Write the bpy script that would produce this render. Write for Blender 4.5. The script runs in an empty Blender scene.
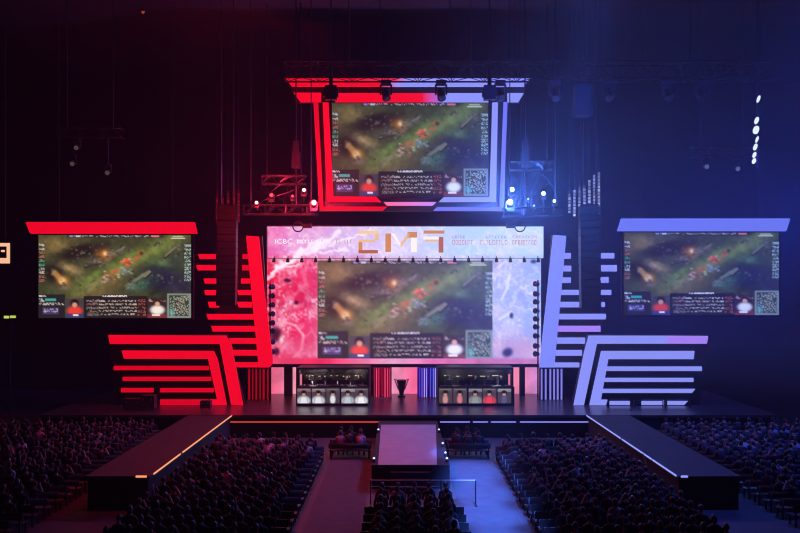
import bpy, bmesh, math, random
import numpy as np
from mathutils import Vector, Matrix, Euler

random.seed(7)
RNG = np.random.default_rng(11)
sc = bpy.context.scene
COL = sc.collection
H, F, CX, HY = 8.4, 800.0, 400.0, 290.0     # eye height, focal length in pixels, horizon line of the level camera
DECK = 1.3

def P(px, py, Y):
    """Where the sight line of a photo point meets the upright plane at distance Y."""
    return Vector(((px - CX) * Y / F, Y, H - (py - HY) * Y / F))

# ------------------------------------------------------------------ materials
def lin(c):
    return tuple((v / 12.92 if v <= 0.04045 else ((v + 0.055) / 1.055) ** 2.4) for v in c)
def rgb(r, g, b):
    return lin((r / 255, g / 255, b / 255))

def mat(name, col, rough=0.6, metal=0.0, spec=0.5, noise=0.0, scale=8.0):
    m = bpy.data.materials.new(name); m.use_nodes = True
    nt = m.node_tree; b = nt.nodes['Principled BSDF']
    b.inputs['Roughness'].default_value = rough
    b.inputs['Metallic'].default_value = metal
    b.inputs['Specular IOR Level'].default_value = spec
    if noise > 0:
        tc = nt.nodes.new('ShaderNodeTexCoord'); n = nt.nodes.new('ShaderNodeTexNoise')
        n.inputs['Scale'].default_value = scale; n.inputs['Detail'].default_value = 4
        r = nt.nodes.new('ShaderNodeValToRGB')
        r.color_ramp.elements[0].position = 0.3; r.color_ramp.elements[1].position = 0.7
        r.color_ramp.elements[0].color = (*[c * (1 - noise) for c in col], 1)
        r.color_ramp.elements[1].color = (*[min(1, c * (1 + noise)) for c in col], 1)
        nt.links.new(tc.outputs['Object'], n.inputs['Vector'])
        nt.links.new(n.outputs['Fac'], r.inputs['Fac'])
        nt.links.new(r.outputs['Color'], b.inputs['Base Color'])
    else:
        b.inputs['Base Color'].default_value = (*col, 1)
    return m

def emit(name, col, strength):
    m = bpy.data.materials.new(name); m.use_nodes = True
    nt = m.node_tree; nt.nodes.clear()
    e = nt.nodes.new('ShaderNodeEmission'); o = nt.nodes.new('ShaderNodeOutputMaterial')
    e.inputs['Color'].default_value = (*col, 1); e.inputs['Strength'].default_value = strength
    nt.links.new(e.outputs[0], o.inputs[0])
    return m

def emit_attr(name, strength):
    m = bpy.data.materials.new(name); m.use_nodes = True
    nt = m.node_tree; nt.nodes.clear()
    a = nt.nodes.new('ShaderNodeAttribute'); a.attribute_name = 'Col'
    e = nt.nodes.new('ShaderNodeBsdfPrincipled'); o = nt.nodes.new('ShaderNodeOutputMaterial')
    e.inputs['Roughness'].default_value = 0.6; e.inputs['Specular IOR Level'].default_value = 0.1
    e.inputs['Emission Strength'].default_value = strength
    mx = nt.nodes.new('ShaderNodeMix'); mx.data_type = 'RGBA'; mx.inputs[0].default_value = 0.88; mx.inputs[7].default_value = (0.01, 0.01, 0.01, 1)
    nt.links.new(a.outputs['Color'], mx.inputs[6]); nt.links.new(mx.outputs[2], e.inputs['Base Color'])
    nt.links.new(a.outputs['Color'], e.inputs['Emission Color']); nt.links.new(e.outputs[0], o.inputs[0])
    return m

M = {
    'floor': mat('dark_concrete', (0.05, 0.05, 0.055), 0.6, noise=0.3, scale=0.7),
    'wall': mat('black_wall', (0.014, 0.014, 0.016), 0.9, noise=0.25, scale=0.4),
    'ceiling': mat('black_ceiling', (0.02, 0.02, 0.022), 0.9, noise=0.2, scale=0.4),
    'deck': mat('glossy_black_deck', (0.05, 0.045, 0.05), 0.28, noise=0.35, scale=1.2),
    'catwalk': mat('matt_black_catwalk', (0.022, 0.02, 0.022), 0.75, noise=0.3, scale=1.0),
    'skirt': mat('black_drape', (0.012, 0.012, 0.014), 0.9),
    'mat': mat('pale_runway_vinyl', (0.33, 0.31, 0.34), 0.45, noise=0.1, scale=1.5),
    'aisle': mat('grey_aisle_carpet', (0.06, 0.06, 0.064), 0.85, noise=0.2, scale=2.0),
    'black': mat('black_paint', (0.015, 0.015, 0.017), 0.5),
    'truss': mat('black_truss_paint', (0.02, 0.02, 0.024), 0.35, metal=0.3),
    'dull_steel': mat('dull_dark_steel', (0.07, 0.07, 0.08), 0.3, metal=0.8),
    'steel': mat('bare_steel', (0.5, 0.5, 0.55), 0.3, metal=1.0),
    'plastic': mat('black_plastic', (0.02, 0.02, 0.022), 0.4),
    'lens': mat('dark_lens_glass', (0.03, 0.03, 0.04), 0.08),
    'grille': mat('speaker_grille', (0.035, 0.035, 0.04), 0.45, metal=0.4),
    'bench': mat('dark_seat_plastic', (0.015, 0.015, 0.018), 0.6),
    'skin': mat('skin', (0.21, 0.125, 0.09), 0.6),
    'hair': mat('black_hair', (0.012, 0.010, 0.010), 0.5),
    'eye': mat('dark_eye', (0.01, 0.01, 0.012), 0.2),
    'trousers': mat('dark_trousers', (0.025, 0.027, 0.04), 0.85),
    'gold': mat('gold_metal', (0.75, 0.5, 0.22), 0.25, metal=1.0),
    'case': mat('flight_case_laminate', (0.03, 0.03, 0.035), 0.5, noise=0.2),
    'led': emit_attr('led_pixels', 1.0),
    'bar': emit_attr('led_bar', 1.0),
    'lamp_red': emit('lit_lamp_red_white', (1.0, 0.30, 0.30), 6.0),
    'lamp_red_dim': emit('dim_lamp_red', (1.0, 0.12, 0.14), 0.9),
    'lamp_blue': emit('lit_lamp_blue_white', (0.55, 0.72, 1.0), 8.0),
    'lamp_white': emit('lit_lamp_white', (0.72, 0.82, 1.0), 1.2),
    'lamp_faint': emit('faint_lamp', (0.55, 0.35, 0.35), 0.12),
    'lamp_faint_blue': emit('faint_lamp_blue', (0.35, 0.45, 0.9), 0.25),
    'sign_warm': emit('warm_sign_light', rgb(250, 190, 150), 1.0),
    'sign_green': emit('yellow_green_sign_light', rgb(190, 210, 90), 1.0),
    'tube_pink': emit('pink_tube', rgb(235, 120, 150), 0.9),
    'booth_lamp': emit('booth_warm_lamp', rgb(235, 190, 170), 0.8),
    'monitor_glow': emit('monitor_glow', rgb(150, 160, 190), 0.5),
    'rail': mat('pale_barrier_steel', (0.7, 0.68, 0.72), 0.35, metal=0.6),
}
SHIRT_COLS = [(0.008, 0.008, 0.01), (0.011, 0.012, 0.022), (0.03, 0.03, 0.033), (0.055, 0.012, 0.012), (0.30, 0.30, 0.32), (0.02, 0.018, 0.016)]
SHIRTS = [mat('shirt_' + n, c, 0.85) for n, c in zip(('black', 'navy', 'grey', 'maroon', 'white', 'brown'), SHIRT_COLS)]

# ------------------------------------------------------------------ mesh builder
class MB:
    def __init__(s):
        s.v, s.f, s.c = [], [], []
    def add(s, vs, fs, cols=None):
        o = len(s.v)
        s.v += [tuple(x) for x in vs]
        s.f += [tuple(i + o for i in f) for f in fs]
        s.c += list(cols) if cols is not None else [(1, 1, 1)] * len(vs)
        return s
    def box(s, lo, hi, R=None, at=None):
        (a, b, c), (d, e, f) = lo, hi
        vs = [Vector(p) for p in ((a, b, c), (d, b, c), (d, e, c), (a, e, c), (a, b, f), (d, b, f), (d, e, f), (a, e, f))]
        if R is not None:
            vs = [R @ p for p in vs]
        if at is not None:
            vs = [p + Vector(at) for p in vs]
        return s.add(vs, [(3, 2, 1, 0), (4, 5, 6, 7), (0, 1, 5, 4), (1, 2, 6, 5), (2, 3, 7, 6), (3, 0, 4, 7)])
    def tube(s, p, q, r, n=8, r2=None):
        p, q = Vector(p), Vector(q); r2 = r if r2 is None else r2
        d = (q - p).normalized()
        a = d.orthogonal().normalized(); b = d.cross(a)
        vs = []
        for c, rr in ((p, r), (q, r2)):
            for k in range(n):
                t = 2 * math.pi * k / n
                vs.append(c + rr * (math.cos(t) * a + math.sin(t) * b))
        fs = [(k, (k + 1) % n, n + (k + 1) % n, n + k) for k in range(n)] + [tuple(reversed(range(n))), tuple(range(n, 2 * n))]
        return s.add(vs, fs)
    def lathe(s, prof, n=16, R=None, at=(0, 0, 0)):
        """prof: (radius, z) pairs about the z axis."""
        vs, fs = [], []
        for r, z in prof:
            for k in range(n):
                t = 2 * math.pi * k / n
                p = Vector((r * math.cos(t), r * math.sin(t), z))
                if R is not None: p = R @ p
                vs.append(p + Vector(at))
        for i in range(len(prof) - 1):
            for k in range(n):
                fs.append((i * n + k, i * n + (k + 1) % n, (i + 1) * n + (k + 1) % n, (i + 1) * n + k))
        fs += [tuple(reversed(range(n))), tuple(range((len(prof) - 1) * n, len(prof) * n))]
        return s.add(vs, fs)
    def prism(s, pts, Y, t=0.12, cols=None):
        """upright slab: the outline given as photo points on the plane at distance Y, thickness t towards the room behind."""
        n = len(pts)
        fr = [P(x, y, Y) for x, y in pts]
        area = sum(fr[i].x * fr[(i + 1) % n].z - fr[(i + 1) % n].x * fr[i].z for i in range(n))
        if area < 0:
            fr.reverse()
            if cols is not None: cols = list(reversed(cols))
        bk = [p + Vector((0, t, 0)) for p in fr]
        fs = [tuple(range(n)), tuple(reversed(range(n, 2 * n)))] + [(i, n + i, n + (i + 1) % n, (i + 1) % n) for i in range(n)]
        return s.add(fr + bk, fs, None if cols is None else list(cols) * 2)
    def build(s, name, m, parent=None, smooth=False, colors=False, loc=None):
        me = bpy.data.meshes.new(name)
        off = Vector((0, 0, 0))
        if parent is not None:
            r = parent
            while r.parent is not None: r = r.parent
            off = Vector(r.location)
        elif loc is not None:
            off = Vector(loc)
        me.from_pydata([tuple(Vector(p) - off) for p in s.v], [], s.f)
        for x in (m if isinstance(m, (list, tuple)) else [m]): me.materials.append(x)
        if colors:
            a = me.color_attributes.new('Col', 'FLOAT_COLOR', 'POINT')
            a.data.foreach_set('color', np.array([(*c, 1) for c in s.c], dtype=np.float32).ravel())
        if smooth:
            me.polygons.foreach_set('use_smooth', [True] * len(me.polygons))
        me.update()
        o = bpy.data.objects.new(name, me); COL.objects.link(o)
        if parent is not None: o.parent = parent
        elif loc is not None: o.location = loc
        return o

def tag(o, label, cat, group=None, kind=None):
    o['label'] = label; o['category'] = cat
    if group: o['group'] = group
    if kind: o['kind'] = kind
    return o
def thing(name, loc, label, cat, group=None):
    o = bpy.data.objects.new(name, None); COL.objects.link(o)
    o.location = loc; o.empty_display_size = 0.2
    return tag(o, label, cat, group)
def struct(o):
    o['kind'] = 'structure'; return o
def copy_tree(o, parent=None):
    c = o.copy(); COL.objects.link(c)
    if parent is not None: c.parent = parent
    for ch in [x for x in kids.get(o.name, [])]:
        copy_tree(ch, c)
    return c
kids = {}
def remember(root):
    for x in root.children_recursive:
        kids.setdefault(x.parent.name, []).append(x)
ORD = 'first second third fourth fifth sixth seventh eighth ninth tenth'.split()

# ------------------------------------------------------------------ setting
def setbox(name, lo, hi, m):
    return struct(MB().box(lo, hi).build(name, m))
XL, XR, YB, YF, ZC = -36.0, 37.0, 68.0, -7.0, 26.0
setbox('floor', (XL, YF, -0.3), (XR, YB, 0), M['floor'])
setbox('wall_back', (XL, YB, 0), (XR, YB + 0.3, ZC), M['wall'])
setbox('wall_front', (XL, YF - 0.3, 0), (XR, YF, ZC), M['wall'])
setbox('wall_left', (XL - 0.3, YF, 0), (XL, YB, ZC), M['wall'])
setbox('wall_right', (XR, YF, 0), (XR + 0.3, YB, ZC), M['wall'])
setbox('ceiling', (XL, YF, ZC), (XR, YB, ZC + 0.3), M['ceiling'])

# ------------------------------------------------------------------ stage
def strip(mb, p, q, w, c):
    """small lit strip between two points"""
    p, q = Vector(p), Vector(q); n0 = len(mb.v)
    mb.tube(p, q, w, 6)
    for i in range(n0, len(mb.v)): mb.c[i] = c

FY = 45.4
t = thing('stage', (0.5, FY, 0), 'wide glossy black stage under the big LED wall', 'stage')
MB().box((-20.5, FY, 1.15), (21.5, 60, DECK)).build('deck', M['deck'], t)
MB().box((-20.4, FY + 0.1, 0), (21.4, 59.9, 1.148)).build('skirt', M['skirt'], t)
def front_strip(x0, x1, c, label):
    p, q = P(x0, 422, FY - 0.05), P(x1, 422, FY - 0.05)
    mb = MB(); strip(mb, p, q, 0.045, c)
    o = mb.build('light_strip', M['bar'], t, colors=True); o['label'] = label
front_strip(229, 384, rgb(190, 60, 50), 'red light strip')
for a, b in ((440, 470), (473, 488), (491, 516), (520, 592)):
    front_strip(a, b, rgb(130, 125, 225), 'pale blue light strip')

def catwalk(x_in, x_out, Y0, segs, c, label, endx):
    s = 1 if x_out > x_in else -1
    w = thing('catwalk', ((x_in + x_out) / 2, (Y0 + FY) / 2, 0), label, 'catwalk')
    lo, hi = min(x_in, x_out), max(x_in, x_out)
    MB().box((lo, Y0, 1.15), (hi, FY - 0.12, DECK)).build('deck', M['catwalk'], w)
    MB().box((lo + 0.06, Y0 + 0.06, 0), (hi - 0.06, FY - 0.13, 1.148)).build('skirt', M['skirt'], w)
    for a, b in segs:
        mb = MB(); strip(mb, (x_in - s * 0.045, a, DECK), (x_in - s * 0.045, b, DECK), 0.036, c)
        mb.build('light_strip', M['bar'], w, colors=True)
    mb = MB(); strip(mb, (x_in + s * 0.1, Y0 - 0.05, DECK), (x_in + s * endx, Y0 - 0.05, DECK), 0.045, c)
    mb.build('light_strip', M['bar'], w, colors=True)
catwalk(-9.55, -12.0, 30.5, ((30.9, 34.6), (35.0, 45.2)), rgb(255, 160, 115), 'black side catwalk edged by an orange light strip', 0.5)
catwalk(10.6, 13.0, 30.5, ((30.6, 33.4), (33.6, 38.0), (38.3, 45.2)), rgb(150, 158, 250), 'black side catwalk edged by a pale blue light strip', 0.35)

RX0, RX1, RY0, RZ = -1.2, 2.1, 33.8, 1.0
t = thing('runway', (0.45, 39, 0), 'short raised runway with a pale top leading from the stage into the crowd', 'runway')
MB().box((RX0, RY0, 0), (RX1, FY - 0.12, RZ)).build('platform', M['skirt'], t)
MB().add([(-0.93, RY0 + 0.05, RZ + 0.012), (1.56, RY0 + 0.05, RZ + 0.012), (1.97, 43.9, RZ + 0.012), (-1.04, 43.9, RZ + 0.012),
          (-0.93, RY0 + 0.05, RZ + 0.001), (1.56, RY0 + 0.05, RZ + 0.001), (1.97, 43.9, RZ + 0.001), (-1.04, 43.9, RZ + 0.001)],
         [(0, 1, 2, 3), (7, 6, 5, 4), (0, 4, 5, 1), (1, 5, 6, 2), (2, 6, 7, 3), (3, 7, 4, 0)]).build('runway_mat', M['mat'], t)
for x, Y in ((RX0 + 0.08, 41.5), (RX0 + 0.08, 34.4), (RX1 - 0.08, 41.5), (RX1 - 0.08, 37.8), (RX1 - 0.08, 35.6), (RX1 - 0.08, 34.4)):
    b = MB().lathe([(0.07, 0), (0.07, 0.1), (0.05, 0.14)], 10, at=(x, Y, RZ)).build('edge_lamp', M['plastic'], t)
    MB().lathe([(0.045, 0.135), (0.06, 0.17), (0.03, 0.21)], 10, at=(x, Y, RZ)).build('bulb', M['lamp_white'], b)
for k in range(3):
    MB().box((-0.4, RY0 - 0.3 * (k + 1), 0), (1.3, RY0 - 0.3 * k - 0.002, 0.75 - 0.25 * k)).build('step', M['black'], t)

def aisle(x0, x1, y0, y1, label):
    tag(MB().box((x0, y0, 0.0), (x1, y1, 0.012)).build('aisle_carpet', M['aisle']), label, 'carpet')
aisle(2.3, 4.35, 20.0, 39.6, 'grey carpet of the blue-lit aisle beside the runway')
aisle(-3.4, -1.35, 20.0, 39.6, 'grey carpet of the dim red-lit aisle beside the runway')

t = thing('crowd_barrier', (0.9, 31.2, 0.013), 'low steel barrier across the end of the runway', 'barrier')
for z, x1, r in ((0.98, 2.95, 0.022), (0.74, 1.6, 0.018)):
    MB().tube((-1.15, 31.2, z), (x1, 31.2, z), r).build('rail', M['rail'], t)
for x in (-1.15, 0.2, 1.6, 2.95):
    b = MB().tube((x, 31.2, 0.013), (x, 31.2, 1.0), 0.025)
    b.box((x - 0.05, 30.95, 0.013), (x + 0.05, 31.45, 0.035)).build('post', M['truss'], t)

# ------------------------------------------------------------------ pictures shown on the LED screens
def vnoise(h, w, cells, seed):
    r = np.random.default_rng(seed)
    gh, gw = max(2, int(cells)) + 2, max(2, int(cells * w / h)) + 2
    g = r.random((gh, gw))
    y = np.linspace(0, gh - 1.001, h); x = np.linspace(0, gw - 1.001, w)
    yi, xi = y.astype(int), x.astype(int); fy, fx = (y - yi)[:, None], (x - xi)[None, :]
    fy, fx = fy * fy * (3 - 2 * fy), fx * fx * (3 - 2 * fx)
    a = g[yi][:, xi]; b = g[yi][:, xi + 1]; c = g[yi + 1][:, xi]; d = g[yi + 1][:, xi + 1]
    return (a * (1 - fx) + b * fx) * (1 - fy) + (c * (1 - fx) + d * fx) * fy
def fbm(h, w, cells, seed, octs=4):
    s, amp, tot = 0, 1.0, 0
    for k in range(octs):
        s = s + amp * vnoise(h, w, cells * 2 ** k, seed + k); tot += amp; amp *= 0.55
    return s / tot
def mixin(img, a, c):
    a = np.clip(a, 0, 1)[..., None]
    img[:] = img * (1 - a) + np.array(c) / 255.0 * a
def blob(img, X, Y, cx, cy, rx, ry, ang, c, s=1.0, hard=1.0):
    dx, dy = X - cx, Y - cy; ca, sa = math.cos(ang), math.sin(ang)
    u, v = (dx * ca + dy * sa) / rx, (-dx * sa + dy * ca) / ry
    mixin(img, s * np.exp(-((u * u + v * v) ** hard)), c)
def seg(img, X, Y, x0, y0, x1, y1, w, c, s=1.0):
    dx, dy = x1 - x0, y1 - y0; L = dx * dx + dy * dy
    tt = np.clip(((X - x0) * dx + (Y - y0) * dy) / L, 0, 1)
    d = np.hypot(X - x0 - tt * dx, Y - y0 - tt * dy)
    mixin(img, s * np.clip(1.5 - d / w, 0, 1), c)
def rect(img, X, Y, x0, y0, x1, y1, c, s=1.0):
    mixin(img, ((X >= x0) & (X < x1) & (Y >= y0) & (Y < y1)) * s, c)
def marks(img, X, Y, x0, y0, x1, y1, c, dens, seed):
    r = np.random.default_rng(seed).random(X.shape)
    mixin(img, ((X >= x0) & (X < x1) & (Y >= y0) & (Y < y1) & (r < dens)) * 0.85, c)

def battle_picture(w=170, h=100):
    """A generic top-down battle map with a broadcast score bar, on an 800 x 460 drawing grid."""
    X, Y = np.meshgrid((np.arange(w) + 0.5) / w * 800, (np.arange(h) + 0.5) / h * 460)
    img = np.zeros((h, w, 3)); mixin(img, np.ones((h, w)), (62, 66, 46))
    n = fbm(h, w, 5, 3); n2 = fbm(h, w, 14, 9, 3)
    B = lambda *a, **k: blob(img, X, Y, *a, **k)
    S = lambda *a, **k: seg(img, X, Y, *a, **k)
    B(80, 60, 120, 50, 0, (132, 110, 68), s=0.85)
    B(560, 110, 250, 50, -0.5, (108, 128, 64), s=0.95, hard=1.4)
    B(300, 300, 150, 60, -0.3, (134, 110, 76), s=0.75)
    B(330, 235, 190, 48, -0.52, (92, 112, 56), s=0.95, hard=1.4)
    B(420, 200, 210, 20, -0.58, (134, 122, 82), s=0.75)
    B(215, 98, 118, 42, -0.25, (34, 24, 28), s=0.97, hard=1.7)
    B(330, 70, 60, 24, -0.4, (44, 34, 36), s=0.8, hard=1.5)
    B(86, 212, 56, 62, 0.3, (32, 27, 28), s=0.95, hard=1.7)
    B(172, 188, 62, 26, 0.35, (172, 144, 102), s=0.85)
    B(655, 245, 122, 78, 0.1, (34, 36, 64), s=1.0, hard=1.6)
    B(720, 150, 60, 50, 0.0, (66, 84, 80), s=0.7)
    B(640, 155, 70, 22, 0.15, (86, 120, 82), s=0.7)
    B(545, 268, 60, 34, -0.5, (52, 104, 88), s=0.8)
    B(765, 290, 60, 60, 0, (44, 40, 70), s=0.8)
    n3 = fbm(h, w, 26, 15, 2)
    img *= (0.76 + 0.48 * n)[..., None]
    img *= (0.82 + 0.36 * n2)[..., None]
    img *= (0.85 + 0.3 * n3)[..., None]
    r9 = np.random.default_rng(17)
    for cx, cy, rx, ry, k in ((215, 100, 110, 40, 26), (90, 210, 50, 55, 14), (650, 240, 110, 66, 34), (720, 90, 60, 50, 22), (545, 265, 50, 36, 22), (300, 140, 70, 30, 22), (410, 80, 60, 22, 18), (480, 280, 40, 26, 14), (170, 60, 140, 30, 14), (600, 60, 110, 30, 12), (250, 280, 90, 26, 12)):
        for _ in range(k):
            g9 = r9.uniform(0.5, 1.5); tone = ((40, 38, 36), (104, 98, 84), (62, 74, 60), (84, 90, 96))[r9.integers(4)]
            B(cx + r9.normal() * rx * 0.55, cy + r9.normal() * ry * 0.55, r9.uniform(4, 11), r9.uniform(3, 7), r9.uniform(-0.9, 0.3), tuple(v * (0.75 + 0.3 * g9) for v in tone), s=0.75, hard=1.6)
    for x0, y0, x1, y1 in ((370, 120, 450, 72), (590, 205, 560, 235), (668, 120, 720, 70), (250, 172, 330, 150), (470, 300, 500, 262)):
        S(x0, y0 + 7, x1, y1 + 7, 6, (30, 28, 30), s=0.8); S(x0, y0, x1, y1, 3.5, (150, 146, 128), s=0.8)
    B(285, 155, 62, 24, 0.2, (112, 104, 92), s=0.5)
    S(330, 165, 445, 78, 9, (118, 110, 96), s=0.8); S(260, 165, 330, 165, 7, (52, 46, 44), s=0.7)
    S(500, 260, 582, 205, 8, (132, 132, 112), s=0.8); S(470, 300, 500, 280, 10, (112, 130, 118), s=0.7)
    S(690, 100, 735, 60, 7, (120, 118, 104), s=0.6); S(255, 290, 330, 255, 8, (140, 128, 104), s=0.5)
    B(345, 108, 38, 30, 0, (176, 100, 50), s=0.85); B(352, 106, 12, 13, 0, (255, 214, 150))
    S(88, 212, 130, 262, 15, (196, 148, 92), s=0.8); B(132, 258, 34, 30, 0.4, (214, 140, 66), s=0.9); B(128, 258, 15, 17, 0.3, (255, 226, 160))
    B(140, 295, 26, 14, 0, (120, 112, 104), s=0.8)
    rr = np.random.default_rng(5)
    for cx, cy, r, cols, k in ((465, 152, 26, ((226, 84, 58), (240, 150, 120), (150, 60, 50)), 26), (460, 208, 26, ((120, 138, 152), (88, 100, 120), (170, 180, 180)), 24),
                               (362, 238, 36, ((176, 150, 126), (90, 80, 76), (206, 196, 184), (190, 90, 66)), 40), (405, 205, 14, ((210, 82, 56),), 6),
                               (540, 102, 14, ((206, 88, 60), (90, 40, 36)), 7), (514, 126, 12, ((206, 88, 60),), 5), (135, 270, 22, ((150, 130, 110), (70, 60, 60)), 10),
                               (490, 290, 24, ((110, 140, 130), (60, 80, 84)), 12), (300, 150, 40, ((130, 120, 110), (60, 54, 54)), 22), (400, 90, 40, ((120, 112, 104), (70, 66, 62)), 14)):
        for _ in range(k):
            B(cx + rr.normal() * r * 0.6, cy + rr.normal() * r * 0.45, 7, 5, 0, cols[rr.integers(len(cols))], s=0.85)
    # the broadcast's bars and panels
    R = lambda *a, **k: rect(img, X, Y, *a, **k)
    K = lambda *a: marks(img, X, Y, *a)
    R(150, 0, 660, 18, (40, 40, 48), s=0.6); K(160, 4, 640, 16, (214, 210, 216), 0.25, 1); R(165, 5, 182, 15, (150, 130, 210)); R(196, 5, 222, 15, (196, 200, 226))
    R(592, 4, 634, 14, (224, 120, 130)); R(706, 8, 762, 14, (236, 228, 214), s=0.8); R(698, 18, 770, 25, (250, 244, 232), s=0.85)
    R(0, 45, 34, 275, (44, 48, 46), s=0.45)
    for k in range(10):
        c = ((206, 206, 206), (190, 110, 104), (96, 176, 150))[(k // 2) % 3]
        K(4, 50 + k * 22, 32, 64 + k * 22, c, 0.55, 20 + k)
        K(768, 55 + k * 21, 798, 70 + k * 21, (170, 200, 206), 0.55, 40 + k)
    R(0, 330, 140, 460, (36, 34, 44), s=0.95); K(4, 334, 44, 346, (240, 235, 240), 0.6, 3); R(36, 352, 96, 366, (60, 170, 160)); K(4, 352, 34, 372, (200, 210, 220), 0.55, 4)
    K(6, 376, 136, 392, (214, 206, 206), 0.45, 5); R(24, 404, 110, 440, (70, 62, 110)); K(30, 410, 104, 434, (190, 180, 226), 0.5, 6)
    R(146, 352, 240, 460, (70, 64, 74)); B(192, 424, 42, 30, 0, (236, 66, 58), hard=3); B(192, 380, 22, 22, 0, (28, 20, 24), hard=3); B(192, 390, 15, 15, 0, (214, 156, 136), hard=3); R(146, 438, 240, 460, (50, 62, 130), s=0.7); R(182, 442, 212, 452, (235, 235, 240))
    R(242, 340, 572, 460, (34, 30, 36), s=0.96); R(336, 332, 470, 346, (60, 50, 56)); K(340, 334, 466, 344, (250, 248, 246), 0.8, 7)
    for j in range(5):
        K(320, 362 + j * 19, 520, 372 + j * 19, (214, 204, 198), 0.42, 50 + j); K(252, 360 + j * 19, 318, 374 + j * 19, (170, 120, 110) if j % 2 else (150, 150, 160), 0.5, 60 + j); K(522, 360 + j * 19, 566, 374 + j * 19, (200, 100, 90), 0.4, 70 + j)
    R(574, 348, 674, 460, (52, 40, 46)); K(580, 352, 670, 372, (190, 150, 146), 0.4, 8); B(626, 418, 40, 28, 0, (244, 240, 244), hard=3); B(626, 374, 20, 18, 0, (28, 20, 24), hard=3); B(626, 384, 14, 14, 0, (222, 166, 146), hard=3); R(574, 442, 674, 460, (150, 60, 66), s=0.7); R(600, 440, 640, 452, (240, 232, 236))
    R(680, 326, 800, 460, (130, 140, 138)); R(688, 334, 792, 452, (56, 70, 66))
    K(690, 336, 790, 450, (176, 190, 176), 0.5, 9); K(690, 336, 790, 450, (30, 36, 38), 0.35, 10); K(720, 350, 780, 430, (196, 150, 130), 0.12, 12); B(700, 430, 14, 20, 0, (110, 190, 190), s=0.8)
    return np.clip(img * 1.0, 0, 1)
GAME = battle_picture()

def resample(img, w, h):
    y = np.linspace(0, img.shape[0] - 1.001, h); x = np.linspace(0, img.shape[1] - 1.001, w)
    yi, xi = y.astype(int), x.astype(int); fy, fx = (y - yi)[:, None, None], (x - xi)[None, :, None]
    return (img[yi][:, xi] * (1 - fx) + img[yi][:, xi + 1] * fx) * (1 - fy) + (img[yi + 1][:, xi] * (1 - fx) + img[yi + 1][:, xi + 1] * fx) * fy

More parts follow.
